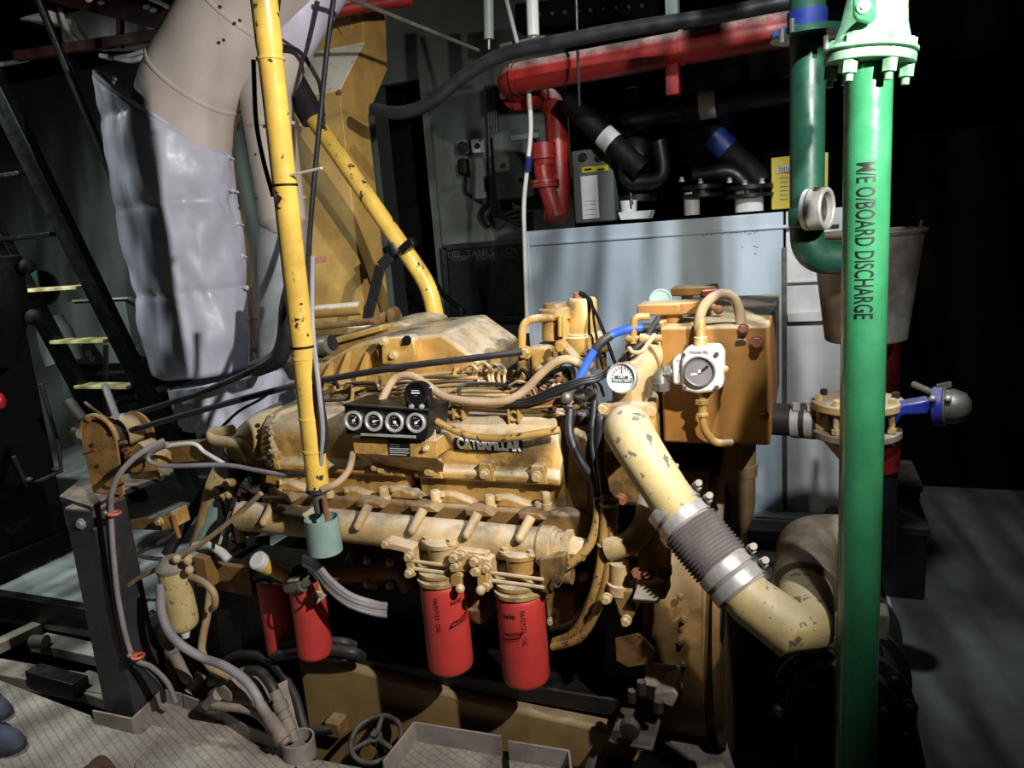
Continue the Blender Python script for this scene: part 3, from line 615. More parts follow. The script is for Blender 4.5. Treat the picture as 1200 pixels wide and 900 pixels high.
# intake housing on top
out = [(366, 455), (371, 430), (415, 404), (447, 396), (490, 394), (517, 391), (562, 424), (566, 455)]
fr = pp([(x, y, 2.16) for x, y in out]); bk = [q + V((-.02, .42, .012)) for q in fr]
ih = MB().add(fr + bk, [tuple(range(7, -1, -1)), tuple(range(8, 16))] + [(i, (i + 1) % 8, 8 + (i + 1) % 8, 8 + i) for i in range(8)]).build('intake_housing', yel, eng, bevel=.012)
for x in (388, 408, 430, 540):
    a_, b_ = p(x - 6, 455, 2.165), p(x + 2, 412 if x > 400 else 424, 2.165)
    if x == 540: b_ = p(x - 4, 430, 2.165)
    MB().add([a_ + V((-.02, 0, 0)), a_ + V((.02, 0, 0)), a_ + V((0, -.07, 0)), b_ + V((-.012, 0, 0)), b_ + V((.012, 0, 0)), b_ + V((0, -.02, 0))], [(0, 1, 2), (3, 5, 4), (0, 3, 4, 1), (1, 4, 5, 2), (2, 5, 3, 0)]).build('housing_rib', yel, ih)
P = pp([(x, y, 2.10) for x, y in ((447, 428), (446, 400), (452, 396), (476, 394), (484, 398), (487, 415), (484, 428))])
MB().prism(P, (0, .06, 0)).build('bracket_plate', yel, ih, bevel=.006)
for x, y in ((450, 400), (477, 399), (462, 416)): MB().bolt(p(x, y, 2.10), FY, .011, .012).build('plate_bolt', tan if x != 477 else blk, ih)
MB().prism([p(438, 404, 2.12), p(448, 402, 2.12), p(449, 425, 2.12), p(443, 420, 2.12)], (0, .05, 0)).build('housing_ear', yel_d, ih, bevel=.004)
out = [(364, 425), (385, 398), (446, 381), (470, 378), (486, 384), (487, 396), (480, 420)]
fr = pp([(x, y, 2.5) for x, y in out]); MB().prism(fr, (0, .3, .01)).build('rear_housing', yel, eng, bevel=.012)
MB().prism([p(386, 399, 2.45), p(446, 382, 2.45), p(446, 388, 2.45), p(386, 405, 2.45)], (0, .2, 0)).build('flange_strip', yel, eng, bevel=.003)
MB().prism([p(480, 376, 2.6), p(502, 375, 2.6), p(505, 386, 2.6), p(484, 388, 2.6)], (0, .12, 0)).build('cap_block', tan, eng, bevel=.008)
MB().lathe(p(450, 374, 2.6), p(466, 372, 2.6) - p(450, 374, 2.6), [(0, .03), (.04, .03), (.042, .045), (.06, .045)], 16).build('pipe_cap', yel_d, eng)
MB().tube(pp([(362, 384, 2.55), (440, 376, 2.55)]), .014, 12).build('cross_pipe', yel_d, eng); MB().tube(pp([(362, 366, 2.75), (424, 361, 2.75)]), .03, 14).build('cross_pipe', yel_b, eng)
MB().tube(pp([(362, 402, 2.3), (376, 406, 2.3), (390, 401, 2.3)]), [.04, .045, .03], 16).build('air_hose', rub, eng)
MB().tube(pp([(376, 406, 2.28), (386, 404, 2.28)]), .036, 16).build('hose_clip', galv, eng)

# fuel pump and governor group
fp = MB().box(tuple(p(622, 440, 2.06)), tuple(p(664, 394, 2.25))).build('governor_case', yel, eng, bevel=.012)
MB().tube_rings([(p(652, 397, 2.12), .045), (p(651, 375, 2.12), .042), (p(651, 373, 2.12), .05), (p(650, 362, 2.12), .05), (p(650, 360, 2.12), .036), (p(650, 355, 2.12), .034)], UZ, 18, True).build('governor_tower', yel, fp)
for x in (657, 661): MB().tube([p(x, 394, 2.06), p(x, 370, 2.06)], .009, 10).build('tower_stud', yel, fp)
MB().tube_rings([(p(686, 415, 2.15), .05), (p(686, 412, 2.15), .064), (p(684, 393, 2.15), .064), (p(684, 391.5, 2.15), .058), (p(683, 390, 2.15), .058), (p(683, 389, 2.15), .048), (p(682, 352, 2.15), .044), (p(682, 349, 2.15), .038)], UZ, 26, True).build('solenoid', yel, fp)
mb = MB().tube_rings([(p(679, 350, 2.15), .02), (p(679, 343, 2.15), .018)], UZ, 10, True); mb.build('terminal', rust, fp)
MB().tube(fillet(pp([(611, 444, 2.05), (612, 374, 2.05), (648, 372, 2.08)]), .09), .0125, 12).build('fuel_pipe', yel, fp)
MB().bolt(p(616, 413, 2.04), FY, .014, .02).build('pipe_union', yel, fp)
MB().tube(pp([(618, 414, 2.06), (619, 440, 2.06)]), .006, 8).build('thin_pipe', chrome, fp)
MB().bar(p(657, 404, 2.03), p(678, 426, 2.0), .03, .03).build('lever_arm', yel_d, fp, bevel=.005); MB().bolt(p(658, 406, 2.01), FY, .014, .012).build('lever_bolt', yel, fp)
MB().box(tuple(p(628, 462, 2.05)), tuple(p(676, 428, 2.25))).build('pump_case', yel_d, fp, bevel=.015)
for (x, y, r) in ((632, 433, .024), (647, 425, .03), (664, 438, .02), (655, 446, .018), (690, 428, .022), (630, 440, .02)): MB().ball(p(x, y, 2.03), r * .72, (1, .8, .9), 12, 8).build('fitting', rust if r < .022 else yel_d, fp)
MB().lathe(p(705, 432, 2.12), UZ, [(0, .016), (.05, .016), (.055, .032), (.062, .032)], 14).build('valve_stem', yel_d, fp)
for j, (w0, c0) in enumerate((((680, 344), (720, 425)), ((684, 347), (706, 430)), ((679, 342), (722, 428)))):
    MB().tube(spline(pp([(w0[0], w0[1], 2.13), (w0[0] + 9, w0[1] + 6, 2.12), ((w0[0] * .4 + c0[0] * .6), (w0[1] + c0[1]) / 2 - 4, 2.05), (c0[0], c0[1], 2.0), (c0[0] + 6, c0[1] + 12, 1.97)]), 6), .0042, 6).build('sensor_wire', blk, fp)
# injector lines between the banks
rr = random.Random(11)
for k in range(12):
    y0 = 434 + k * 3.1; Yk = 2.17 - k * .012
    MB().tube(spline(pp([(480 + rr.uniform(-15, 30), y0 + 3, Yk), (540, y0 - 1 + rr.uniform(-2, 2), Yk), (600, y0 + rr.uniform(-2, 2), Yk - .01), (660, y0 + rr.uniform(-3, 3), Yk)]), 6), .0052, 7).build('fuel_line', yel if k % 3 else tan, eng)
for k in range(6):
    x0 = 552 + (k // 2) * 15 + (k % 2) * 4 + rr.uniform(-2, 2); top_ = 424 + (k % 2) * 4 + rr.uniform(-2, 5)
    MB().tube(spline(pp([(x0 - 14, 436, 2.14), (x0 - 12, top_ + 5, 2.13), (x0 - 2, top_, 2.12), (x0 + 5, top_ + 6, 2.1), (x0 + 4, 440, 2.1), (x0 + 9 - k, 452, 2.08)]), 6), .005, 8).build('injector_loop', tan if k % 2 else yel, eng)
for k, pts in enumerate(([(374, 455, 2.06), (383, 450, 2.06), (445, 452, 2.05), (470, 455, 2.05), (486, 456, 2.05)], [(374, 470, 2.02), (410, 468, 2.02), (412, 452, 2.03), (420, 449, 2.03), (444, 450, 2.03)], [(446, 440, 2.04), (445, 452, 2.04), (452, 458, 2.04), (460, 445, 2.06), (470, 441, 2.06), (560, 443, 2.08)], [(540, 470, 2.0), (537, 455, 2.02), (545, 450, 2.04), (562, 449, 2.05), (620, 452, 2.04)], [(412, 470, 1.99), (414, 455, 2.0), (409, 447, 2.02)])):
    MB().tube(fillet(pp(pts), .03), .0062, 8).build('fuel_line', yel if k % 2 == 0 else cast, eng)
MB().box(tuple(p(374, 492, 2.02)), tuple(p(560, 468, 2.3))).build('valley_cover', shade_iron, eng, bevel=.01)
MB().box(tuple(p(545, 478, 2.06)), tuple(p(700, 466, 2.3))).build('pump_bed', blk, eng, bevel=.01)
MB().tube(pp([(505, 478, 1.97), (560, 480, 1.97), (640, 484, 1.97), (668, 489, 1.97)]), .007, 8).build('rail_pipe', yel_d, eng)

# flywheel housing, foot, lower pumps
fl = MB().lathe((-.44, 2.46, .36), AX, [(0, .50), (.02, .52), (.17, .52), (.172, .50), (.2, .50), (.202, .545), (.222, .545)], 64).build('flywheel_housing', yel_d, eng)
MB().lathe((-.2185, 1.995, .47), AX, [(0, .0), (.0005, .055), (.004, .055), (.005, .0)], 20).build('timing_hole', blk, fl)
for k in range(5): MB().bolt(p(797 + (k % 2) * 4, 700 + k * 26, 1.94), FY, .007, .006).build('rivet', yel_d, fl)
MB().prism([p(715, 660, 2.0), p(770, 560, 2.0), p(770, 900, 2.0), p(700, 900, 2.0)], (0, .3, 0)).build('rear_plate', cast, eng)
MB().tube(fillet(pp([(712, 643, 1.77), (742, 636, 1.77), (758, 612, 1.79), (760, 588, 1.9)]), .09), .032, 16).build('water_elbow', tan, eng)
wp = MB().lathe(p(767, 676, 1.77), p(767, 648, 1.82) - p(767, 676, 1.77), [(0, .035), (.012, .045), (.03, .045), (.032, .042), (.09, .045), (.13, .04)], 22).build('water_pump', rusty, eng)
MB().prism(pp([(744, 687, 1.73), (779, 684, 1.73), (786, 668, 1.76), (750, 670, 1.76)]), (0, .01, -.05)).build('pump_flange', rusty, wp, bevel=.006)
for x, y in ((747, 672), (760, 672), (779, 672)): MB().bolt(p(x, y, 1.725), V((0, -1, .3)), .011, .012).build('pump_bolt', rust, wp)
MB().add(pp([(741, 702, 1.70), (772, 704, 1.70), (778, 684, 1.74), (748, 681, 1.74), (741, 706, 1.71), (772, 708, 1.71), (778, 689, 1.75), (748, 686, 1.75)]), [(0, 1, 2, 3), (4, 7, 6, 5), (0, 4, 5, 1), (1, 5, 6, 2), (2, 6, 7, 3), (3, 7, 4, 0)]).build('step_flange', dplate, wp, bevel=.003)
op = MB().lathe(p(727, 694, 1.77), p(726, 662, 1.77) - p(727, 694, 1.77), [(0, .034), (.028, .034), (.03, .027), (.085, .026)], 20).build('oil_pump_neck', tan, eng)
MB().prism(pp([(715, 691, 1.74), (742, 691, 1.74), (745, 718, 1.74), (738, 731, 1.74), (724, 722, 1.74)]), (0, .07, 0)).build('neck_bracket', yel_d, op, bevel=.008)
for x, y in ((711, 701), (734, 727)): MB().bolt(p(x, y, 1.735), FY, .01, .014).build('bracket_bolt', tan, op)
MB().add(pp([(720, 748, 1.83), (748, 742, 1.78), (765, 762, 1.80), (760, 778, 1.80), (736, 782, 1.80), (722, 775, 1.83), (724, 745, 1.95), (750, 740, 1.92), (768, 760, 1.94), (764, 776, 1.94), (738, 780, 1.95), (724, 773, 1.97)]), [(0, 1, 2, 3, 4, 5), (6, 11, 10, 9, 8, 7), (0, 6, 7, 1), (1, 7, 8, 2), (2, 8, 9, 3), (3, 9, 10, 4), (4, 10, 11, 5), (5, 11, 6, 0)]).build('mount_wedge', yel_d, eng, bevel=.004)
foot = MB().add(pp([(752, 803, 1.78), (775, 806, 1.78), (778, 778, 1.84), (762, 777, 1.84), (752, 818, 1.9), (790, 830, 1.9), (800, 780, 1.95), (765, 776, 1.95)]), [(0, 1, 2, 3), (4, 7, 6, 5), (0, 4, 5, 1), (1, 5, 6, 2), (2, 6, 7, 3), (3, 7, 4, 0)]).build('mounting_foot', dplate, eng, bevel=.004)
MB().prism(pp([(766, 812, 1.75), (789, 808, 1.75), (795, 815, 1.75), (788, 830, 1.75), (766, 822, 1.75)]), (0, .1, 0)).build('foot_web', dplate, foot, bevel=.006)
for (x, y, r, h) in ((752, 803, .013, .03), (741, 812, .012, .02), (772, 824, .014, .02)): MB().tube([p(x, y + 10, 1.74), p(x, y, 1.74) + V((0, 0, h * .4))], r, 6).build('foot_stud', cast, foot)
MB().box(tuple(p(712, 868, 1.72)), tuple(p(782, 822, 1.95))).build('foot_block', cast, foot, bevel=.012)
MB().lathe(p(739, 852, 1.72), FY, [(0, .028), (.02, .026), (.024, .012)], 18).build('foot_boss', cast, foot)
bed = thing('engine_bed', 'dark dusty steel engine bed plate under the mounting foot', 'bed plate', (-.4, 1.7, -.1))
P = [pz(700, 858, .03), pz(760, 850, .03), pz(838, 853, .03), pz(850, 862, .03), pz(880, 960, .03), pz(660, 960, .03)]
MB().prism(P, (0, 0, -.03)).build('bed_plate', dplate, bed, bevel=.006)
MB().prism([pz(702, 880, .036), pz(752, 880, .036), pz(815, 892, .036), pz(830, 960, .036), pz(680, 960, .036)], (0, 0, -.004)).build('bed_recess', blk, bed)
MB().box((-.9, 1.60, -.5), (-.15, 1.885, -.01)).build('bed_girder', bilge, bed)

# coolant pipes at the free end of the engine
cp = MB().tube(fillet(pp([(338, 487, 2.05), (300, 505, 1.98), (262, 560, 1.93), (240, 640, 1.9)]), .12), [.058] * 8 + [.056] * 8 + [.052] * 2, 20).build('coolant_pipe', tan, eng)
MB().lathe(p(279, 537, 1.95), p(268, 553, 1.94) - p(279, 537, 1.95), [(-.012, .060), (-.01, .066), (.0, .066), (.002, .060), (.06, .060)], 22).build('pipe_sleeve', rub, cp)
MB().lathe(p(262, 580, 1.926), p(258, 595, 1.92) - p(262, 580, 1.926), [(0, .056), (.10, .054), (.2, .06)], 22).build('lower_sleeve', teal, cp)
MB().tube(fillet(pp([(272, 504, 1.9), (247, 507, 1.9), (250, 516, 1.88), (283, 520, 1.86), (294, 538, 1.86)]), .05), .019, 12).build('bypass_pipe', tan, eng)
MB().prism(pp([(312, 507, 1.9), (322, 483, 1.95), (345, 475, 2.0), (352, 500, 1.95), (318, 545, 1.88)]), (0, .1, 0)).build('end_cover', tan, eng, bevel=.012)
mb = MB()
for k in range(9): mb.ball(p(318 - k * .3 + (k % 2) * 2, 487 + k * 7, 1.885), .008, n=8, k=6)
mb.build('cover_cap_screws', tan, eng)
tn = MB().prism(pp([(272, 600, 1.86), (284, 580, 1.88), (300, 590, 1.86), (292, 612, 1.84), (290, 630, 1.84), (272, 630, 1.84)]), (0, .12, 0)).build('tensioner_bracket', rust, eng, bevel=.01)
for k, (x, y) in enumerate(((276, 612), (281, 618), (288, 606))): MB().tube(spline(pp([(x, y - 30, 1.84), (x - 2, y - 5, 1.83), (x + 2, y + 16, 1.83)]), 5), .016, 10).build('tensioner_arm', cast if k != 1 else tan, tn)
for x, y in ((273, 628), (285, 594), (320, 575), (268, 580)): MB().ball(p(x, y, 1.83), .014, n=10, k=6).build('tensioner_nut', tan, tn)
MB().prism(pp([(246, 676, 1.93), (345, 690, 1.93), (360, 800, 1.93), (345, 815, 1.93), (262, 790, 1.93)]), (0, .3, 0)).build('front_cover', shade_iron, eng, bevel=.01)
MB().prism(pp([(252, 660, 1.9), (292, 666, 1.9), (296, 700, 1.9), (246, 690, 1.9)]), (0, .06, 0)).build('front_bracket', yel_d, eng, bevel=.005)
of = MB().lathe(p(329, 672, 1.8), p(303, 657, 1.72) - p(329, 672, 1.8), [(-.05, .023), (.06, .022), (.062, .028), (.1, .028)], 20).build('oil_filler_tube', yel_p, eng)
MB().lathe(p(308, 660, 1.738), p(303, 657, 1.72) - p(329, 672, 1.8), [(0, .030), (.028, .030), (.032, .025)], 20).build('filler_cap', white, of)

# ================================================================== oil filters with their heads
def wrapc(c, r, th0, vert):
    def W(x, y, z):
        if vert: x, y = y, x * -1        # reads downwards
        a_ = th0 + x / r; rr_ = r + .0006 + z * .4
        return V((c.x + math.sin(a_) * rr_, c.y - math.cos(a_) * rr_, c.z + y))
    return W
def oil_filter(xc, ytop, ybot, Y, r, label, group, dent=False, marks=True, tn=.11, th=.99, tl_=1.1):
    top = p(xc, ytop, Y - r); bt = p(xc + (ybot - ytop) * .06, ybot, Y - r); c = V((top.x, Y, bt.z)); H = top.z - bt.z
    t = thing('oil_filter', label, 'oil filter', c, group)
    prof_ = [(0, r * .0), (.0005, r * .86), (.006, r * .96), (.016, r)] + [(.016 + (H - .03) * k / 8, r) for k in range(1, 9)] + [(H - .006, r * .99), (H, r * .94)]
    MB().lathe(c, UZ, prof_, 40).build('canister', red_f, t)
    MB().lathe(c + V((0, 0, H)), UZ, [(-.004, r * .9), (0, r * .97), (.006, r * .97), (.008, r * .8)], 36).build('gasket', rub, t)
    if marks:
        text('06/07/23  OIL', (0, 0, 0), (1, 0, 0), (0, 1, 0), .019, ink, 'date_note', t, wrap=wrapc(V((c.x, c.y, c.z + H * .72)), r, tn, True))
        text('6690', (0, 0, 0), (1, 0, 0), (0, 1, 0), .018, ink, 'hours_note', t, wrap=wrapc(V((c.x, c.y, c.z + H * .84)), r, th, False), bold=.0004)
        W = wrapc(V((c.x, c.y, c.z + H * .62)), r, tl_, False); mb = MB()
        w_, h_ = .031, .0095; N_ = 10; sl = .006
        sk = lambda x, y: x * .22
        mb.add([W(-w_ + 2 * w_ * i / N_ + (sl if j else -sl), (h_ if j else -h_) + sk(-w_ + 2 * w_ * i / N_, 0), 0) for j in (0, 1) for i in range(N_ + 1)], [(i, i + 1, N_ + 2 + i, N_ + 1 + i) for i in range(N_)])
        mb.build('logo_panel', ink, t, fix=False)
        W2 = wrapc(V((c.x, c.y, c.z + H * .62)), r + .0006, tl_, False)
        text('BALDWIN', (0, 0, 0), (1, 0, 0), (0, 1, 0), .0135, M('logo_red', (200, 40, 34), .5, var=.02), 'logo_lettering', t, wrap=lambda x, y, z: W2(x * .85, y + x * .19, z), bold=.0003)
        mb = MB()
        for s_ in (-1, 1): mb.tube([W(-w_ + 2 * w_ * i / N_ + s_ * .008, s_ * (h_ + .004) + sk(-w_ + 2 * w_ * i / N_, 0), .001) for i in range(N_ + 1)], .0007, 5)
        mb.build('logo_frame', ink, t)
    return t, c, H
f1, c1, H1 = oil_filter(506, 692, 795, 1.75, .067, 'first big red oil filter with hand-written date, beside the hanging cables', 'big red oil filters')
f2, c2, H2 = oil_filter(599, 707, 811, 1.76, .067, 'second big red oil filter, hanging lowest, next to the yellow hose bundle', 'big red oil filters', tn=.42, th=-.15, tl_=-.12)
f3, c3, H3 = oil_filter(306, 686, 772, 1.87, .047, 'slim red filter half shaded under the yellow filler tube', 'small red filters', marks=False)
f4, c4, H4 = oil_filter(345, 687, 776, 1.80, .056, 'thicker red filter under the grey sender fitting', 'small red filters', marks=False)
fh = lambda c, H: c + V((0, 0, H + .004))
for nm, c, H, lb in (('filter_housing', c1, H1, 'cast yellow filter head carrying the first big red filter'), ('filter_housing', c2, H2, 'cast yellow filter head carrying the second big red filter')):
    t = thing(nm, lb, 'filter head', fh(c, H), 'filter heads'); o_ = fh(c, H)
    MB().lathe(o_, UZ, [(0, .066), (.002, .072), (.013, .072), (.015, .064), (.022, .062), (.024, .066), (.034, .066), (.036, .058), (.04, .03)], 36).build('base_ring', yel, t)
    MB().lathe(o_ + V((.012, 0, .03)), UZ, [(0, .03), (.03, .026), (.032, .04), (.075, .044), (.078, .05), (.09, .05), (.094, .04)], 20).build('centre_body', tan if c is c1 else yel, t)
    for s_ in (-1, 1): MB().bolt(o_ + V((.012 + s_ * .038, -.02, .122)), UZ, .010, .01).build('body_bolt', tan, t)
    for z in (.045, .068): MB().tube([o_ + V((-.06, -.045, z)), o_ + V((.09, -.045, z - .004))], .0055, 8).build('tie_bolt', tan, t)
    MB().tube([o_ + V((-.07, .02, .05)), o_ + V((.15, .02, .05))], .024, 14).build('cross_gallery', yel_d, t)
    MB().prism([o_ + V((-.085, -.05, .02)), o_ + V((-.062, -.05, .02)), o_ + V((-.058, -.05, .11)), o_ + V((-.15, -.05, .125)), o_ + V((-.155, -.05, .10)), o_ + V((-.09, -.05, .092))], (0, .08, 0)).build('side_bracket', tan, t, bevel=.005)
    for q in ((-.14, .118), (-.074, .035), (-.07, .085)): MB().bolt(o_ + V((q[0], -.052, q[1])), FY, .010, .012).build('bracket_bolt', tan, t)
t = thing('bypass_block', 'square yellow valve block with four bolts between the big red filters', 'valve block', p(552, 690, 1.72))
MB().prism(pp([(530, 670, 1.70), (530, 648, 1.70), (534, 643, 1.72), (571, 648, 1.72), (569, 672, 1.70)]), (0, .09, 0)).build('body', yel, t, bevel=.006)
for x, y in ((533, 653), (534, 663), (557, 657), (558, 668)): MB().bolt(p(x, y, 1.698), FY, .012, .014).build('block_bolt', tan, t)
for a_ in ([(527, 670), (541, 671), (541, 690), (527, 687)], [(558, 673), (571, 672), (572, 695), (559, 692)]):
    MB().prism([p(x, y, 1.70) for x, y in a_], (0, .08, 0)).build('leg_flange', yel, t, bevel=.004)
for x, y in ((539, 690), (563, 692)): MB().ball(p(x, y, 1.69), .014, n=12, k=8).build('dowel', tan, t)
MB().lathe(p(562, 727, 1.8), UZ, [(0, .02), (.02, .035), (.05, .04), (.052, .026), (.1, .026)], 18).build('plunger', yel_d, t)
MB().prism(pp([(631, 655, 1.72), (661, 650, 1.72), (662, 672, 1.72), (645, 698, 1.72), (632, 694, 1.72)]), (0, .08, 0)).build('end_bracket', yel_d, t, bevel=.006)
MB().tube(spline(pp([(652, 674, 1.7), (649, 682, 1.7), (653, 688, 1.7), (658, 682, 1.7), (656, 674, 1.7)]), 5), .0025, 6).build('wire_ring', galv, t)

# ================================================================== gauge panel
gp = thing('instrument_cluster', 'black instrument panel with four round gauges on yellow bracket', 'instrument panel', p(455, 515, 1.82))
G = 1.775
P = [p(403, 474, G), p(503, 481, G), p(500, 515, G), p(486, 515.5, G), p(405, 509, G)]
MB().prism(P, (0, .13, 0)).build('case', black, gp, bevel=.004)
MB().add([p(402, 473, G - .015), p(504, 480, G - .015), p(496, 474, 1.93), p(424, 466.5, 1.93)] + [q + V((0, 0, -.006)) for q in (p(402, 473, G - .015), p(504, 480, G - .015), p(496, 474, 1.93), p(424, 466.5, 1.93))], [(0, 1, 2, 3), (7, 6, 5, 4), (0, 4, 5, 1), (1, 5, 6, 2), (2, 6, 7, 3), (3, 7, 4, 0)]).build('visor', M('dusty_black_paint', (26, 26, 28), .5, var=.2, dust=.45, dustcol=(110, 104, 98)), gp, bevel=.002)
for i, (x, y, an) in enumerate(((415.5, 492.5, 2.4), (439.5, 493.5, 1.8), (463.5, 494.5, .75), (488.5, 495, 2.2))):
    c = p(x, y, G - .002); n_ = V((.1, -1, .12)).normalized(); u, w = V((1, .1, 0)).normalized(), n_.cross(V((1, .1, 0))).normalized() * -1
    g = MB().ring(c + n_ * -.004, n_, .0285, .0205, .017, 36).build('gauge', steel, gp, bevel=.002)
    MB().lathe(c, n_, [(0, .0212), (.004, .0212)], 32).build('dial', dial_b, g)
    mb = MB()
    for k in range(9):
        t_ = math.radians(-120 + 30 * k); dr_ = u * math.sin(t_) + w * math.cos(t_); mb.bar(c + n_ * .0052 + dr_ * .0145, c + n_ * .0052 + dr_ * .0185, .0013, .0006, n_)
    mb.bar(c + n_ * .005 - u * .008 - w * .013, c + n_ * .005 + u * .008 - w * .013, .0035, .0006, n_)
    mb.bar(c + n_ * .005 - u * .007 + w * .009, c + n_ * .005 + u * .007 + w * .009, .003, .0006, n_)
    mb.build('scale', dial_g, g)
    dr_ = u * math.sin(an) + w * math.cos(an); MB().bar(c + n_ * .0075 - dr_ * .006, c + n_ * .0075 + dr_ * .015, .002, .001, n_).lathe(c + n_ * .004, n_, [(0, .004), (.004, .004)], 10).build('needle', inkw, g)
c = p(488, 462, 1.80); n_ = V((.05, -1, .15)).normalized()
hm = MB().lathe(c, n_, [(-.03, .037), (0, .037), (.008, .035), (.0085, .029), (.005, .028), (.0048, 0)], 32).build('hour_meter', black, gp); hm['label'] = 'round black hour meter on top of the panel'
MB().prism([c + V((-.037, .03, 0)), c + V((.037, .03, 0)), c + V((.04, .03, -.05)), c + V((-.04, .03, -.05))], (0, -.03, 0)).build('meter_foot', black, hm, bevel=.003)
for dz, w_, h_ in ((.011, .012, .002), (.004, .013, .004), (-.01, .012, .004), (-.004, .004, .002)): MB().bar(c + n_ * .0055 + V((-w_, 0, dz)), c + n_ * .0055 + V((w_, 0, dz)), h_, .0006, n_).build('meter_print', inkw if w_ > .005 else dial_g, hm)
for s_ in (-1, 1): MB().bolt(p(488 + s_ * 6, 476.5, 1.765), FY, .005, .003).build('meter_screw', steel, hm)
MB().prism([p(499, 455, 1.82), p(503, 454, 1.82), p(504, 468, 1.82), p(500, 468, 1.82)], (0, .02, 0)).build('white_tag', white, hm)
MB().bar(p(423, 509, G - .008), p(487, 512, G - .008), .006, .007).build('chrome_strip', steel, gp, bevel=.001)
br = MB().add([p(413, 513, 1.80), p(511, 517, 1.80), p(511, 537, 1.79), p(416, 531, 1.79), p(520, 543, 1.83), p(519, 553, 1.86), p(500, 553, 1.87), p(424, 541, 1.86)] + [q + V((0, .012, 0)) for q in (p(413, 513, 1.80), p(511, 517, 1.80), p(511, 537, 1.79), p(416, 531, 1.79))], [(0, 3, 2, 1), (3, 7, 6, 2), (2, 6, 5, 4), (8, 9, 10, 11), (0, 1, 9, 8), (1, 2, 10, 9), (3, 0, 8, 11)]).build('mounting_bracket', yel, gp, fix=False)
MB().prism([p(412, 512, 1.805), p(511, 515, 1.805), p(511, 537, 1.795), p(415, 531, 1.795)], (0, .1, 0)).build('bracket_box', yel, gp, bevel=.003)
for x, y, r in ((440, 547, .009), (503, 552, .011), (499.5, 525.5, .006)): MB().bolt(p(x, y, 1.855 if y > 530 else 1.79), FY, r, .01).build('bracket_bolt', tan, gp)
dp = MB().prism([p(454.5, 514, 1.797), p(480.5, 516, 1.797), p(481, 535.5, 1.79), p(456, 534, 1.79)], (0, -.0015, 0)).build('data_plate', ink, gp); dp['label'] = 'black data plate with rows of white print'
rr = random.Random(5)
for k in range(7):
    y = 518 + k * 2.4; x0 = 456.5; 
    MB().bar(p(x0, y, 1.793 - k * .0009), p(x0 + (22 if k > 2 else 12) + rr.uniform(-2, 1), y + 1, 1.793 - k * .0009), .0014 if k > 2 else .0008, .0008, FY).build('print_line', inkw if k > 2 else dial_g, dp)
for k in range(6): MB().tube(spline(pp([(500 + k * .8, 512 + k * .5, 1.84), (507 + k * .6, 506 - k, 1.83), (509 + k * .7, 495 - k * 2, 1.85), (513 + k, 478 - k * 1.5, 1.9), (522 + k, 472 - k, 1.94)]), 6), .0034, 6).build('sender_wire', (white, hose_t, rust)[k % 3], gp)
for k in range(5): MB().tube(spline(pp([(498 + k * 2.4, 518, 1.80), (502 + k * 2, 512, 1.81), (509, 505 - k, 1.83)]), 5), .003, 6).build('sender_wire', hose_t, gp)
MB().box(tuple(p(520, 475, 1.93)), tuple(p(528, 467, 1.97))).build('wire_plug', black, gp, bevel=.002)

# small pipes and leads that clutter the engine
rr = random.Random(77)
for k in range(16):
    x, y = 585 + rr.random() * 105, 440 + rr.random() * 30; Yk = 1.98 + rr.random() * .1; w_ = rr.uniform(14, 34)
    MB().tube(spline(pp([(x, y, Yk), (x + w_ * .35, y - rr.uniform(4, 12), Yk - .01), (x + w_ * .8, y - rr.uniform(-3, 8), Yk), (x + w_, y + rr.uniform(4, 16), Yk + .01)]), 6), rr.choice((.0035, .0045, .006)), 7).build('engine_lead', rr.choice((rub, hose_t, yel_d, blk, rust)), eng)
for k in range(9):
    x, y = 376 + rr.random() * 100, 446 + rr.random() * 22; Yk = 2.0 + rr.random() * .06; w_ = rr.uniform(16, 40)
    MB().tube(fillet(pp([(x, y + 8, Yk), (x + 2, y, Yk), (x + w_, y - 1, Yk), (x + w_ + 3, y + 9, Yk)]), .03), rr.choice((.0045, .006)), 7).build('engine_lead', rr.choice((yel_d, tan, blk, hose_t)), eng)
for k in range(10):
    x, y = 246 + rr.random() * 62, 566 + rr.random() * 46; Yk = 1.84 + rr.random() * .06
    MB().tube(spline(pp([(x, y, Yk), (x + rr.uniform(-10, 12), y + 12, Yk - .01), (x + rr.uniform(-14, 14), y + 26, Yk), (x + rr.uniform(-18, 18), y + 38, Yk + .01)]), 6), rr.choice((.005, .007, .01)), 8).build('engine_lead', rr.choice((rub, cast, hose_t, blk, yel_d)), eng)
for (x, y, r, mt) in ((300, 560, .022, rub), (312, 572, .016, cast), (322, 578, .014, tan), (268, 566, .014, tan), (255, 574, .012, rub), (296, 622, .018, rust), (306, 634, .014, cast)):
    MB().lathe(p(x, y, 1.84), V((.3, -1, .3)), [(-.03, r), (0, r * 1.1), (.012, r * 1.1), (.014, r * .6), (.03, r * .55)], 12).build('hose_union', mt, eng)
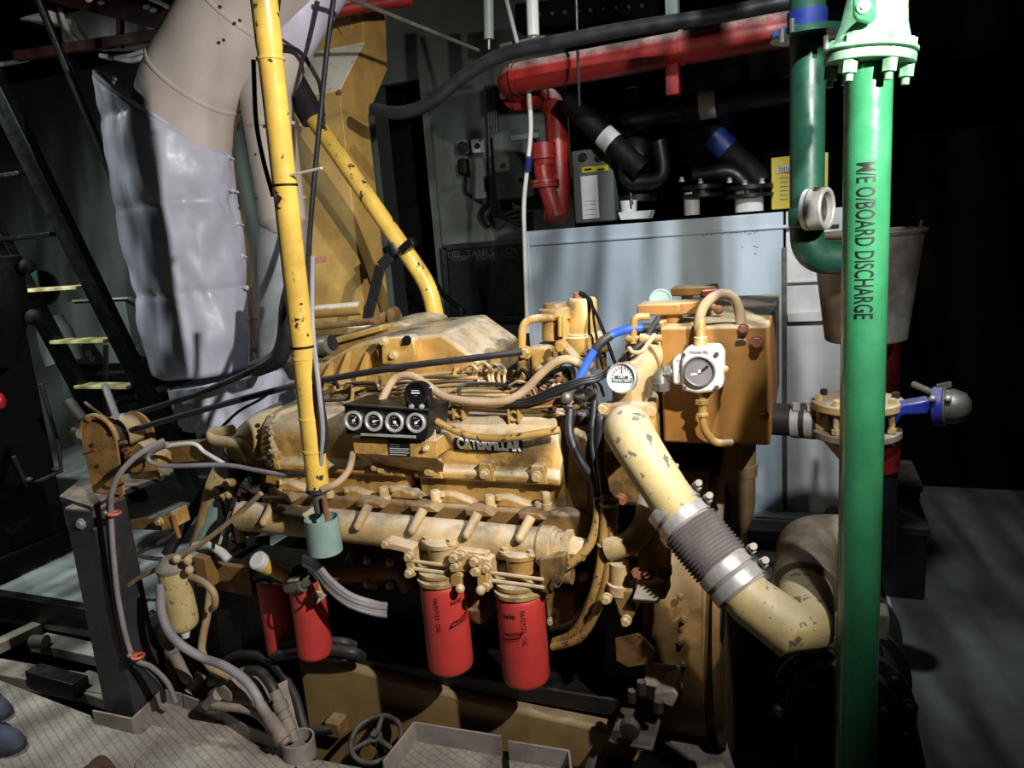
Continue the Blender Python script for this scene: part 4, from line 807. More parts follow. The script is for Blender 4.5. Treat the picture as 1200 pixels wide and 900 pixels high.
# fuel gallery and breather parts in the shade under the manifold
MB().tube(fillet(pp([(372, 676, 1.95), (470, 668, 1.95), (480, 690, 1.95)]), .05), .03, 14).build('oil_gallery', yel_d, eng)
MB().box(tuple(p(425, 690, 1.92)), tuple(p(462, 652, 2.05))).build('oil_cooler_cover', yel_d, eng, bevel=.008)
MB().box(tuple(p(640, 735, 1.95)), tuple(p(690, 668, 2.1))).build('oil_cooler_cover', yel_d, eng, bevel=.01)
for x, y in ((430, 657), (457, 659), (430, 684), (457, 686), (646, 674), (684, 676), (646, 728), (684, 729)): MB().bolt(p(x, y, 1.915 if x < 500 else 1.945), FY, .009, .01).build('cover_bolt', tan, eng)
MB().tube(fillet(pp([(300, 676, 1.86), (318, 672, 1.84), (338, 678, 1.82), (352, 664, 1.82), (372, 660, 1.84)]), .03), .014, 12).build('fuel_pipe', cast, eng)
MB().box(tuple(p(318, 684, 1.80)), tuple(p(368, 672, 1.9))).build('filter_base', cast, eng, bevel=.006)
# ================================================================== header tank and its fittings
tk = thing('header_tank', 'square ochre header tank with dusty top at the flywheel end', 'tank', (-.22, 2.3, .99))
MB().box((-.367, 2.0, .995), (-.085, 2.78, 1.318)).build('shell', yel_o, tk, bevel=.008)
MB().box((-.40, 2.03, 1.24), (-.36, 2.3, 1.33)).build('side_flange', yel_o, tk, bevel=.004)
for x, y, r in ((887, 401, .022), (871, 385, .016), (895, 487, .016)): MB().bolt(p(x, y, 1.996), FY, r * .6, .014).build('plug', rust, tk)
q = p(770, 365, 2.10); n0 = p(746, 364, 2.06); n1 = p(797, 364, 2.06)
MB().box((n0.x, 2.06, n0.z - .016), (n1.x, 2.16, n0.z + .016)).build('filler_lip', yel_o, tk, bevel=.005)
MB().lathe((n1.x, 2.11, n0.z - .017), UZ, [(0, .042), (.004, .047), (.03, .047), (.034, .043)], 26).build('filler_cap', yel_o, tk)
MB().lathe((p(789, 374, 2.11).x, 2.11, 1.31), UZ, [(0, .026), (n0.z - 1.325, .026)], 18).build('filler_neck', yel_o, tk)
a_, b_ = p(787, 341, 2.42), p(839, 340, 2.42); MB().box((a_.x, 2.4, a_.z - .016), (b_.x, 2.5, b_.z + .014)).box((a_.x + .03, 2.42, 1.31), (a_.x + .06, 2.48, a_.z)).build('rear_bar', yel_o, tk, bevel=.004)
c = p(774, 352, 2.2); n_ = V((.1, -1, .3)).normalized()
sg = MB().lathe(c, n_, [(-.03, .03), (-.02, .036), (0, .036), (.004, .033), (.0042, .029), (.001, .028), (.0005, 0)], 28).build('sight_gauge', teal, tk); MB().tube([c - n_ * .02, V((c.x, 2.25, 1.31))], .012, 10).build('gauge_stem', yel_d, sg)
rv = MB().bar(p(822, 344, 2.2), p(841, 342, 2.22), .014, .018).build('red_valve_handle', red_p, tk, bevel=.003)
MB().lathe(p(825, 355, 2.22), UZ, [(-.03, .02), (.0, .022), (.004, .032), (.016, .032), (.018, .012), (.03, .01)], 18).build('drain_valve', galv, tk)
for k in range(6): MB().ball(p(812 + k * 6, 357 + (k % 3) * 3, 2.2), .011 + .003 * (k % 2), n=8, k=6).build('valve_part', rust if k % 2 else yel_d, tk)
o = MB().tube(spline(pp([(821, 402, 1.97), (819, 378, 1.97), (826, 357, 1.98), (843, 345, 2.0), (859, 349, 2.02), (867, 368, 2.03), (868, 392, 2.02), (868, 402, 1.995)]), 8), .0135, 12).build('arched_hose', hose_t)
tag(o, 'short brown hose arching over the tank edge to the white gauge', 'hose')
sw = thing('pressure_switch', 'chipped white square pressure gauge switch on the front of the ochre tank', 'gauge', p(822, 460, 1.95))
oc = [(797.7, 414.7), (806.7, 408.7), (841, 408), (846.7, 416.7), (846.7, 454), (838.7, 459.3), (817, 462), (798.7, 458)]
MB().prism([p(x, y, 1.90) for x, y in oc], (0, .09, 0)).build('body', whitec, sw, bevel=.008)
MB().prism(pp([(787, 424, 1.915), (791, 419, 1.915), (806, 419, 1.915), (806, 452, 1.915), (788, 451, 1.915)]), (0, .07, 0)).build('side_housing', whitec, sw, bevel=.008)
c = p(820, 435, 1.898); n_ = V((0, -1, .08)).normalized()
MB().ring(c, n_, .040, .034, .01, 36).build('bezel', galv, sw, bevel=.002); di = MB().lathe(c + n_ * .001, n_, [(0, .035), (.003, .035)], 32).build('dial', dial_g, sw)
MB().bar(c + n_ * .005 + V((.0, 0, -.004)), c + n_ * .005 + V((.022, 0, .014)), .006, .001, n_).build('needle', ink, sw)
MB().bar(c + n_ * .005 + V((-.022, 0, -.008)), c + n_ * .005 + V((-.006, 0, -.006)), .005, .001, n_).build('dial_print', white, sw); MB().lathe(c + n_ * .004, n_, [(0, .004), (.002, .004)], 10).build('dial_pin', white, sw)
for x, y in ((801, 416), (840, 415), (802, 455), (840, 454)): MB().cyl(p(x, y, 1.899), p(x, y, 1.893), .006, n=10).build('screw', cast, sw)
text('PRESSURE', p(819, 412.8, 1.8985), (1, 0, 0), (0, 0, 1), .011, dial_g, 'lettering', sw)
MB().tube_rings([(p(821, 409, 1.95), .014), (p(821, 404, 1.95), .014), (p(821, 403, 1.955), .018), (p(821, 395, 1.96), .018), (p(821, 394, 1.96), .013), (p(821, 374, 1.97), .013)], UZ, 12, True).build('top_fitting', yel, sw)
MB().tube(fillet(pp([(788, 436, 1.94), (774, 438, 1.93), (775, 456, 1.92)]), .03), .019, 14).build('elbow_fitting', galv, sw); MB().lathe(p(779, 437, 1.933), AX, [(0, .024), (.018, .024)], 6).build('nut', galv, sw); MB().lathe(p(775, 450, 1.92), UZ, [(-.016, .024), (.004, .024)], 6).build('nut', galv, sw)
MB().ball(p(850, 433, 1.94), .010).build('knob', yel, sw); MB().tube([p(845, 433, 1.94), p(851, 433, 1.94)], .005, 8).build('knob_stem', yel, sw)
o = MB().tube(fillet(pp([(823, 466, 1.94), (824, 503, 1.94), (838, 520, 1.97), (858, 519, 1.99)]), .06), .0105, 12).tube_rings([(p(823, 468, 1.94), .019), (p(823, 473, 1.94), .019)], UZ, 6, True).tube_rings([(p(823.5, 484, 1.94), .017), (p(823.5, 487, 1.94), .017)], UZ, 6, True).tube_rings([(p(823, 459, 1.945), .01), (p(823.5, 487, 1.94), .013)], UZ, 10, True).build('gauge_tube', yel); tag(o, 'yellow copper tube bending under the white gauge along the tank', 'tube')

# black pump casing and brown water pipe below the tank
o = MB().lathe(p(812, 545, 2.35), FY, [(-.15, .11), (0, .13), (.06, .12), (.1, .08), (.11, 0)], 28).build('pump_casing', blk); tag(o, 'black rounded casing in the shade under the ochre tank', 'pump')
o = MB().tube(fillet(pp([(867, 518, 2.2), (866, 612, 2.2), (822, 640, 2.12)]), .11), .046, 18).tube_rings([(p(867, 543, 2.2), .05), (p(867, 556, 2.2), .05)], UZ, 20, True).build('water_pipe', M('brown_dusty_pipe', (112, 92, 62), .6, var=.2, dust=.4)); tag(o, 'dusty brown elbow pipe dropping from the tank base', 'pipe')

# coolant thermostat tube with dial thermometer
th = thing('thermostat_housing', 'yellow square flanged thermostat housing with upright tube beside the tank', 'housing', p(738, 530, 1.95))
MB().box((-.517, 1.925, .985), (-.372, 1.965, 1.125)).build('square_flange', yel, th, bevel=.012)
for x, y in ((708, 479), (762, 481), (711, 523), (762, 522)): MB().bolt(p(x, y, 1.924), FY, .012, .014).build('flange_bolt', tan, th)
MB().box((-.505, 1.96, .95), (-.38, 2.2, 1.13)).build('body', yel, th, bevel=.015)
MB().tube(fillet(pp([(741, 474, 2.0), (741, 432, 2.0)]) + [p(741, 432, 2.0) + V((.06, .09, .04))], .06), .056, 24).build('upright_tube', tan, th)
MB().lathe(p(744, 424, 2.0), V((.5, .8, .35)), [(.03, .06), (.04, .066), (.07, .066), (.08, .058), (.09, .0)], 24).build('end_cap', tan, th)
MB().prism(pp([(703, 530, 1.99), (762, 530, 1.99), (758, 592, 1.99), (722, 590, 1.99), (703, 562, 1.99)]), (0, .15, 0)).build('front_casing', yel_d, th, bevel=.008); MB().bolt(p(728, 585, 1.985), FY, .012, .012).build('casing_bolt', rust, th)
MB().box(tuple(p(701, 553, 1.93)), tuple(p(712, 522, 1.99))).build('side_lug', yel_d, th, bevel=.004)
tm = thing('dial_thermometer', 'white round dial thermometer with chrome rim on the tan tube', 'thermometer', p(729, 460, 1.9))
c = p(729, 443, 1.90); n_ = V((-.12, -1, .22)).normalized(); u = n_.cross(UZ).normalized() * -1; u = V((1, -.12, 0)).normalized(); w = u.cross(n_) * -1
if w.z < 0: w = -w
MB().ring(c + n_ * -.012, n_, .0415, .036, .022, 40).build('rim', steel, tm, bevel=.003); dl = MB().lathe(c, n_, [(-.01, .037), (.002, .037)], 36).build('dial', dial_w, tm)
mb = MB()
for k in range(13):
    a_ = math.radians(-110 + k * 220 / 12); d_ = u * math.sin(a_) + w * math.cos(a_); mb.bar(c + n_ * .0028 + d_ * .024, c + n_ * .0028 + d_ * .030, .0022, .0006, n_)
mb.build('scale', ink, dl); MB().bar(c + n_ * .0035 + w * .012, c + n_ * .0035 + w * .031, .003, .001, n_).build('needle', pink, dl)
MB().bar(c + n_ * .003 - u * .020 + w * .002, c + n_ * .003 + u * .018 + w * .002, .0075, .001, n_).bar(c + n_ * .003 - u * .028 - w * .008, c + n_ * .003 + u * .028 - w * .008, .008, .001, n_).build('name_band', M('dial_green', (60, 84, 74), .5), dl)
text('WATER TEMP', c + n_ * .0037 - w * .008, u, w, .0078, inkw, 'lettering', dl); text('CENT', c + n_ * .0037 + w * .002, u, w, .0075, inkw, 'lettering', dl)
MB().tube([c - n_ * .012, p(735, 445, 1.97)], .012, 12).build('stem', steel, tm)
o = MB().tube(fillet(pp([(760, 371, 2.0), (743, 371, 1.98), (742, 402, 1.98)]), .02), .010, 10).build('vent_pipe', yel); tag(o, 'small yellow vent pipe bent down beside the filler lip', 'pipe')
o = MB().lathe(p(737, 397, 1.98), AX, [(-.01, .006), (0, .012), (.012, .012), (.014, .008), (.03, .008), (.032, .014), (.045, .014), (.06, .006), (.075, .01), (.09, .01)], 10).build('vent_valve', yel); tag(o, 'tiny brass-coloured valve across the small vent pipe', 'valve')
o = MB().tube(spline(pp([(737, 408, 1.96), (742, 413, 1.94), (752, 412, 1.94), (760, 402, 1.96), (768, 392, 1.98)]), 6), .0065, 8).build('bent_wire', tan); tag(o, 'cream bent pipe looping over the top of the tan tube', 'pipe')
o = MB().tube(spline(pp([(727, 424, 1.97), (740, 412, 1.96), (755, 398, 1.98), (764, 384, 2.0), (772, 372, 2.02)]), 6), .008, 8).build('black_lead', rub); tag(o, 'black lead climbing past the vent valve to the tank', 'cable')

# ================================================================== raw water line
rw = thing('raw_water_elbow', 'chipped cream elbow pipe curving from the square flange to the ribbed hose', 'pipe', p(740, 560, 1.75))
pts = fillet([p(738, 500, 1.93), p(734, 504, 1.70), p(800, 606, 1.68)], .15, 12); n_ = len(pts)
MB().tube(pts, [.0615 - .01 * max(0, (i / n_ - .2)) for i in range(n_)], 26).build('elbow', tanc, rw)
d_ = (p(800, 606, 1.68) - p(734, 504, 1.70)).normalized(); MB().tube_rings([(p(770, 558.5, 1.712) + d_ * k, r) for k, r in ((-.004, .055), (0, .0595), (.004, .0595), (.007, .055))], d_, 24, True).build('weld_bead', tanc, rw)
h0, h1 = p(786, 590, 1.70), p(872, 694, 1.605); dd = (h1 - h0); Lh = dd.length; dd.normalize()
hs = thing('ribbed_hose', 'grey ribbed rubber hose clamped between two cream pipes', 'hose', (h0 + h1) / 2)
rg = [(h0 + dd * 0, .061), (h0 + dd * .07, .061)]
N_ = 11; s0, s1 = .074, Lh - .08
for k in range(N_ * 6 + 1):
    t_ = k / (N_ * 6); rg.append((h0 + dd * (s0 + (s1 - s0) * t_), .065 + .0062 * math.cos(t_ * N_ * 2 * PI)))
rg += [(h0 + dd * (Lh - .076), .061), (h1, .061)]
MB().tube_rings(rg, dd, 40, True).build('hose_body', grub, hs)
sd = dd.cross(UZ).normalized()
for k, s in enumerate((.014, .052, Lh - .058, Lh - .02)):
    tc = thing('hose_clamp', ('steel band clamp at the very top of the ribbed hose', 'steel band clamp just below the topmost clamp', 'steel band clamp above the lowest one on the ribbed hose', 'lowest steel band clamp on the ribbed hose')[k], 'clamp', h0 + dd * s, 'ribbed hose clamps')
    MB().tube_rings([(h0 + dd * (s - .0135), .062), (h0 + dd * (s - .0135), .0672), (h0 + dd * (s + .0135), .0672), (h0 + dd * (s + .0135), .062)], dd, 40, False).build('band', steel, tc)
    e1 = (V((.55, -.75, .35)) - dd * V((.55, -.75, .35)).dot(dd)).normalized(); e2 = dd.cross(e1)
    if e2.z < 0: e2 = -e2
    q = h0 + dd * (s - .001) + (e1 * .55 + e2 * .83).normalized() * .070
    MB().obox(q, dd * .012, e1 * .018, e2 * .006).build('screw_housing', galv, tc, bevel=.002)
    MB().tube([q + e1 * .012 + e2 * .006, q + e1 * .034 + e2 * .0], .0085, 8).build('screw', galv, tc); MB().obox(q - e1 * .028 - e2 * .006, dd * .006, e1 * .006, e2 * .001).build('slot', cast, tc)
lo = thing('lower_elbow', 'cream mitred elbow below the ribbed hose turning to the rear', 'pipe', p(925, 738, 1.6))
e = p(926, 738, 1.57); MB().tube([h1 - dd * .03, h1 + dd * .02, e + dd * .0, e + V((.028, .03, .0)), e + V((.03, .1, -.003)), e + V((.03, .2, -.006))], [.0575, .0575, .062, .064, .063, .062], 28).build('elbow', tanc, lo)
MB().tube(fillet([e + V((.03, .19, -.006)), e + V((.035, .52, -.02)), e + V((.16, .56, -.03))], .12, 12), .079, 26).build('rear_pipe', M('brown_grey_pipe', (98, 86, 68), .55, var=.15, dust=.5), lo)

# ================================================================== green overboard discharge pipe
gpn = thing('discharge_pipe', 'bright green overboard discharge pipe with black lettering standing in front', 'pipe', (.105, 1.566, -.3))
gx, gy, gr = .105, 1.566, .0405
MB().tube([V((gx, gy, -.5)), V((gx, gy, 1.845))], gr, 40).build('pipe', green, gpn)
pz0 = p(1016, 190, gy - gr).z; pz1 = p(1014, 374, gy - gr).z
tl = pz0 - pz1
thv = math.atan2(-gx, gy) * 0 - math.atan2(gx, gy)     # angle of the side towards the walkway
def Wg(x, y, z):
    a_ = thv * 1 + (y) / gr - .07; r_ = gr + .0005 + z * .4
    return V((gx + math.sin(a_) * r_, gy - math.cos(a_) * r_, (pz0 + pz1) / 2 - x * gsx))
gsx = 1.0
lt = text('M/E O/BOARD DISCHARGE', (0, 0, 0), (1, 0, 0), (0, 1, 0), .046, ink, 'lettering', gpn, wrap=Wg, th=.0004, bold=.0004)
zs = [v.co.z for v in lt.data.vertices]; ln = max(zs) - min(zs); mid = (max(zs) + min(zs)) / 2; base = gpn.location.z
for v in lt.data.vertices: v.co.z = (v.co.z - mid) * tl / ln + (pz0 + pz1) / 2 - base
ft = V((gx, gy, 1.845)); tilt = V((.10, .04, 1)).normalized()
fl = MB().lathe(ft, tilt, [(0, .076), (.016, .076)], 40).build('lower_flange', greenw, gpn, bevel=.002)
uf = MB().lathe(ft + tilt * .02, tilt, [(0, .078), (.006, .078), (.012, .066), (.05, .055), (.09, .05)], 36).build('upper_flange', greenw, gpn, bevel=.002)
MB().tube(fillet([ft + tilt * .06, ft + tilt * .17, ft + V((.25, .25, .28))], .1), .048, 26).build('upper_elbow', greenw, gpn)
for k in range(6):
    a_ = k * PI / 3 + .5; u_, w_ = frame(tilt); q = ft + (u_ * math.cos(a_) + w_ * math.sin(a_)) * .062
    bo = MB().tube([q - tilt * .022, q - tilt * .001], .013, 6).tube([q - tilt * .035, q + tilt * .045], .007, 10).tube([q + tilt * .028, q + tilt * .042], .0125, 6).build('flange_bolt', greenw, gpn)
q = p(1012, 8, 1.49); n_ = V((-.1, -1, -.1)).normalized(); tb = MB().prism([p(1000, -12, 1.49), p(1026, -12, 1.49), p(1027, 20, 1.49), p(1020, 28, 1.49), p(1004, 24, 1.49), p(1000, 18, 1.49)], (0, .012, 0)).build('lug_plate', green, gpn, bevel=.004); MB().lathe(q, FY, [(0, .012), (.003, .011)], 18).lathe(q, FY, [(0, .005), (.006, .005)], 12).build('lug_rivet', greenw, tb)
g2 = thing('dark_green_pipe', 'dark green pipe with blue tape behind the bright discharge pipe', 'pipe', (.003, 1.95, 1.4))
MB().tube(fillet([V((.003, 1.95, 3.08)), V((.003, 1.95, 1.485)), V((.16, 2.02, 1.475))], .06, 10), .039, 26).build('pipe', green_d, g2)
q = p(946, 44, 1.95); MB().lathe(q, UZ, [(0, .08), (.014, .08)], 32).build('flange', green_d, g2); q = p(946, 30, 1.95); MB().lathe(q, UZ, [(-.02, .042), (.03, .044)], 26).build('blue_tape', bluet, g2)
MB().bar(p(905, 42, 1.90), p(935, 33, 1.90), .03, .012).build('blue_strap', bluet, g2)
for x, y in ((928, 30), (916, 42), (968, 50)): MB().tube([p(x, y + 8, 1.87), p(x, y - 8, 1.87)], .006, 8).build('flange_bolt', galv, g2)
MB().tube_rings([(V((.003, 1.95, z)), r) for z, r in ((1.56, .039), (1.565, .0425), (1.60, .0425), (1.605, .039))], UZ, 26, True).build('weld_collar', green_d, g2)
rc = thing('steel_coupling', 'polished round steel coupling clamped beside the dark green pipe', 'coupling', p(958, 245, 1.86))
c = p(957, 245, 1.87); ax = V((1, -.42, .0)).normalized()
MB().ring(c - ax * .024, ax, .047, .036, .05, 40).build('ring', steel, rc, bevel=.003); MB().tube_rings([(c - ax * .012, .0478), (c - ax * .008, .0478)], ax, 36, True).build('band', galv, rc); MB().lathe(c - ax * .02, ax, [(0, .037), (.03, .037)], 30).build('insert', cast, rc)
MB().bolt(c + V((.0, -.02, .043)) + ax * .0, V((0, -.5, 1)), .006, .004).build('screw', cast, rc)
bk = thing('metal_bucket', 'dusty galvanised bucket hanging behind the bright green pipe', 'bucket', p(1015, 403, 2.2))
c0, c1_ = p(1014, 398, 2.2), p(1016, 277, 2.2)
MB().tube_rings([(c0, .097), (c0 + V((0, 0, .004)), .102), (c1_, .134), (c1_ + V((0, 0, .004)), .140), (c1_ + V((0, 0, .014)), .139), (c1_ + V((0, 0, .014)), .131), (c1_, .129), (c0 + V((0, 0, .01)), .098), (c0 + V((0, 0, .009)), .0)], UZ, 44, True).build('pail', galv, bk)
MB().torus(c1_ + V((0, 0, .01)), UZ, .137, .006, 44, 8).build('rim', galv, bk)
MB().torus(c1_ + V((0, .03, .03)), (0, 1, .6), .13, .004, 30, 6, 0, PI).build('bail_handle', galv, bk)
MB().tube([c1_ + V((0, .14, .0)), c1_ + V((0, .2, .03))], .01, 8).build('hook', cast, bk)

# butterfly valve, its hose and the dark red riser
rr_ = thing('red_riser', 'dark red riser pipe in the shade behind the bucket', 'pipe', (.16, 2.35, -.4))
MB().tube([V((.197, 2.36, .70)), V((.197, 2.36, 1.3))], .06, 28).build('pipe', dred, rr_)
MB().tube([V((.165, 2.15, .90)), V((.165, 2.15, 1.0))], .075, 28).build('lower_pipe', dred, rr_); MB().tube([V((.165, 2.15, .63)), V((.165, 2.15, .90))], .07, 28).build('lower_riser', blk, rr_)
bv = thing('butterfly_valve', 'blue lever butterfly valve between dusty round flanges', 'valve', (.13, 2.14, 1.0))
vc = V((.13, 2.14, 0)); zt = p(1010, 468, 2.14).z; zb = p(1010, 505, 2.14).z
MB().lathe(vc + V((0, 0, zt - .022)), UZ, [(0, .115), (.022, .115)], 40).build('top_flange', tan, bv, bevel=.003)
MB().lathe(vc + V((0, 0, zb - .012)), UZ, [(0, .112), (.02, .112)], 40).build('bottom_flange', dplate, bv, bevel=.003)
MB().lathe(vc + V((0, 0, zb)), UZ, [(0, .07), (.03, .075), (zt - zb - .04, .075), (zt - zb - .01, .07)], 30).build('disc_body', blue, bv)
for k in range(8):
    a_ = k * PI / 4 + .2; q = vc + V((math.cos(a_) * .097, math.sin(a_) * .097, 0)); MB().tube([q + V((0, 0, zb - .02)), q + V((0, 0, zt + .016))], .008, 8).tube([q + V((0, 0, zt - .0)), q + V((0, 0, zt + .014))], .011, 6).tube([q + V((0, 0, zb + .012)), q + V((0, 0, zb + .024))], .012, 6).build('flange_bolt', tan if k % 3 else cast, bv)
MB().prism(pp([(1046, 486, 2.08), (1056, 474, 2.08), (1090, 468, 2.08), (1090, 486, 2.08), (1058, 487, 2.08), (1050, 498, 2.08)]), (0, .05, 0)).build('lever_neck', blue, bv, bevel=.006)
c = p(1100, 476, 2.10); ax = V((1, -.25, .05)).normalized(); MB().lathe(c, ax, [(-.012, .05), (.01, .052), (.012, .048)], 30).build('gear_flange', blue, bv); MB().lathe(c, ax, [(.012, .051), (.017, .052), (.018, .045), (.035, .045), (.06, .035), (.072, .015)], 28).build('gear_cover', galv, bv)
for x, y in ((1093, 467), (1111, 467)): MB().ball(p(x, y, 2.05), .009, n=10, k=6).build('cover_bolt', steel, bv)
MB().tube([p(1094, 461, 2.12), p(1070, 450, 2.16)], .009, 10).build('hand_lever', galv, bv); MB().obox(p(1106, 452, 2.1), V((.016, 0, .004)), V((0, .01, 0)), V((0, 0, .006))).build('wing_nut', galv, bv)
MB().tube([p(1033, 460, 2.05), p(1034, 425, 2.05)], .008, 10).build('spindle', tan, bv)
th_ = thing('tank_outlet', 'short ribbed sleeve with two steel clamps beside the ochre tank', 'hose', p(935, 490, 2.14))
A_, B_ = p(908, 491, 2.18), p(962, 494, 2.16); d_ = (B_ - A_)
MB().tube([A_ - d_.normalized() * .02, A_ + d_ * .55], .046, 24).build('sleeve', rub, th_)
for s in (.48, .78):
    MB().tube_rings([(A_ + d_ * (s - .09), .048), (A_ + d_ * (s - .09), .051), (A_ + d_ * (s + .09), .051), (A_ + d_ * (s + .09), .048)], d_, 30, False).build('clamp_band', steel, th_); q = A_ + d_ * s + V((0, -.03, .046)); MB().obox(q, V((.009, 0, 0)), V((0, .012, 0)), V((0, 0, .008))).build('clamp_screw', steel, th_)
MB().tube([A_ + d_ * .5, A_ + d_ * .95], .050, 24).build('sleeve_end', rub, th_)
o = MB().tube(fillet([A_ + d_ * .9, p(972, 496, 2.15), V((.12, 2.14, .95))], .08), .043, 22).build('outlet_pipe', tan); tag(o, 'tan outlet pipe leading from the clamped sleeve under the valve', 'pipe')

# cooler with bolted covers standing behind the green pipe
co = thing('oil_cooler', 'dark cast cooler with bolted round end covers below the green valve pipe', 'cooler', (.08, 2.2, -.3))
c = p(988, 838, 1.72)
MB().lathe(c, V((0, 1, 0)), [(0, .10), (.006, .125), (.03, .13), (.03, .16), (.05, .16), (.052, .135), (.16, .14), (.162, .165), (.185, .165), (.19, .14), (.36, .145), (.362, .165), (.385, .165), (.39, .145), (.85, .145)], 48).build('shell', cast, co)
for k in range(12):
    a_ = k * PI / 6 + .2; q = c + V((math.cos(a_) * .145, .028, math.sin(a_) * .145)); MB().bolt(q, FY, .013, .016).build('cover_bolt', cast, co)
for k in range(6):
    a_ = k * PI / 3 + .3; q = c + V((math.cos(a_) * .09, .004, math.sin(a_) * .09)); MB().bolt(q, FY, .013, .018).build('end_bolt', cast, co)
for x, y in ((973, 728), (1030, 728)): q = p(x, y, 1.8); MB().obox(q, V((.02, 0, 0)), V((0, .03, 0)), V((0, 0, .035))).build('lug', dplate, co, bevel=.006)
MB().prism([p(1060, 840, 1.75), p(1075, 960, 1.75), p(940, 960, 1.75), p(930, 860, 1.75)], (0, .5, 0)).build('pedestal', blk, co, bevel=.01)
o = MB().prism(pp([(958, 632, 2.5), (972, 612, 2.5), (990, 612, 2.5), (1000, 650, 2.5)]), (0, .15, 0)).build('dark_bracket', blk, None, bevel=.01); tag(o, 'small black bracket sticking up behind the brown rear pipe', 'bracket')

# ================================================================== exhaust, lagging and yellow standpipe
ex = thing('exhaust_pipe', 'big off-white clad exhaust pipe bending down overhead', 'exhaust pipe', (-2.2, 2.42, 2.0))
pts = fillet([p(345, -90, 2.42), p(287, 0, 2.42), p(220, 110, 2.42), V((-2.345, 2.43, 1.99)), V((-2.37, 2.43, 1.93))], .1, 8); MB().tube(pts, [.192] * (len(pts) - 4) + [.186, .178, .17, .15], 40).build('cladding', clad, ex)
for k in (6, 11): MB().lathe(pts[k], pts[k + 1] - pts[k - 1], [(0, .1925), (.002, .1965), (.012, .1965), (.014, .1925)], 40).build('cladding_seam', clad, ex)
for x, y in ((258, 8), (281, 24), (262, 47)): MB().ball(p(x, y, 2.24), .006, n=8, k=6).build('screw', cast, ex)

a_, b_ = p(345, 20, 2.55), p(311, 110, 2.5); e_ = p(334, 272, 2.45)
MB().tube([a_ + (a_ - b_) * .6, a_, b_, e_ + V((0, 0, .04)), e_], [.125, .12, .1, .088, .055], 30).build('branch_cladding', clad, ex)
MB().tube([a_ + (a_ - b_) * .6 + V((.05, .0, .02)), p(330, 48, 2.5)], [.14, .115], 30).build('upper_cladding', cladl, ex)
for y in (150, 235): q = p(318 + (y - 110) * .1, y, 2.48); MB().lathe(q, UZ, [(0, .101 if y < 200 else .094), (.006, .103 if y < 200 else .096), (.012, .101 if y < 200 else .094)], 30).build('seam_band', clad, ex)
for k in range(7): MB().ball(p(300 + (k % 3) * 12, 130 + k * 17, 2.385), .006, n=8, k=6).build('screw', cast, ex)
MB().tube([p(331, 240, 2.5), p(330, 420, 2.45)], .095, 24).build('lower_lagging', pale, ex)

# lagging blanket: a padded sleeve with laced seam, cut off slantwise at the top
def blanket(name, cx, cy, z0, zf, r, parent, mat, seed, lean=(0, 0), amp=.014, nz_=70, nt=96, quilt=.345):
    vs = []; fs = []
    for i in range(nz_ + 1):
        for j in range(nt):
            a_ = 2 * PI * j / nt; zt_ = zf(a_); t_ = i / nz_; z = z0 + (zt_ - z0) * t_
            f = ((z - z0) % quilt) / quilt; pad = (abs(math.sin(f * PI)) ** .28 - .8) * .026
            nn = noise.noise(V((math.cos(a_) * 2.2 + seed, math.sin(a_) * 2.2, z * 5.5))) * amp * 1.4 + noise.noise(V((math.cos(a_) * 6, math.sin(a_) * 6 + seed, z * 11 + math.cos(a_) * 3))) * amp * .55
            # puckers gather towards the laced seam that faces the engine
            sa = abs(((a_ + .35 + PI) % (2 * PI)) - PI); puck = math.sin(z * 30 + sa * 4) * .0045 * math.exp(-(sa / .6) ** 2)
            R_ = r * (1 - .05 * (1 - t_)) + pad + nn + puck
            if i == 0 or i == nz_: R_ -= .015
            vs.append(V((cx + lean[0] * t_ + math.cos(a_) * R_, cy + lean[1] * t_ + math.sin(a_) * R_, z)))
    for i in range(nz_):
        for j in range(nt): fs.append((i * nt + j, i * nt + (j + 1) % nt, (i + 1) * nt + (j + 1) % nt, (i + 1) * nt + j))
    n0_ = len(vs); vs += [V((q.x * .88 + (cx + lean[0]) * .12, q.y * .88 + (cy + lean[1]) * .12, q.z - .004)) for q in vs[nz_ * nt:]]
    for j in range(nt): fs.append((nz_ * nt + j, nz_ * nt + (j + 1) % nt, n0_ + (j + 1) % nt, n0_ + j))
    return MB().add(vs, fs).build(name, mat, parent, ang=60)
lg = thing('lagging_blanket', 'tall silver lilac insulation blanket wrapped round the exhaust riser', 'insulation', (-2.37, 2.42, 1.0))
bcx, bcy = -2.37, 2.42
zl, zr = p(127, 92, 2.42).z, p(262, 178, 2.42).z
zf = lambda a_: (zl + zr) / 2 - math.cos(a_ - .35) * (zl - zr) / 2
blanket('blanket', bcx, bcy, 1.12, zf, .236, lg, fab, 3.0)
hm_ = [V((bcx + math.cos(2 * PI * k / 60) * .228, bcy + math.sin(2 * PI * k / 60) * .228, zf(2 * PI * k / 60))) for k in range(61)]
MB().tube(hm_, .007, 8, False).build('hem_cord', fab, lg)
mb = MB(); rr = random.Random(2)
for k in range(7):
    z = 1.2 + k * .13; a_ = .2; q = V((bcx + math.cos(a_) * .232, bcy + math.sin(a_) * .232, z)); mb.tube([q + V((-.02, -.03, .01)), q + V((.008, 0, 0)), q + V((.01, .03, -.008))], .004, 6); mb.ball(q + V((.006, 0, 0)), .011, n=8, k=6)
mb.build('lacing', cladl, lg)
lg2 = thing('lower_lagging', 'crumpled pale lower insulation blanket below the tall one', 'insulation', (-2.2, 2.4, .9))
blanket('blanket', -2.25, 2.44, .90, lambda a_: 1.10 + .03 * math.cos(a_), .25, lg2, fab, 9.0, amp=.03, nz_=40, quilt=.3)

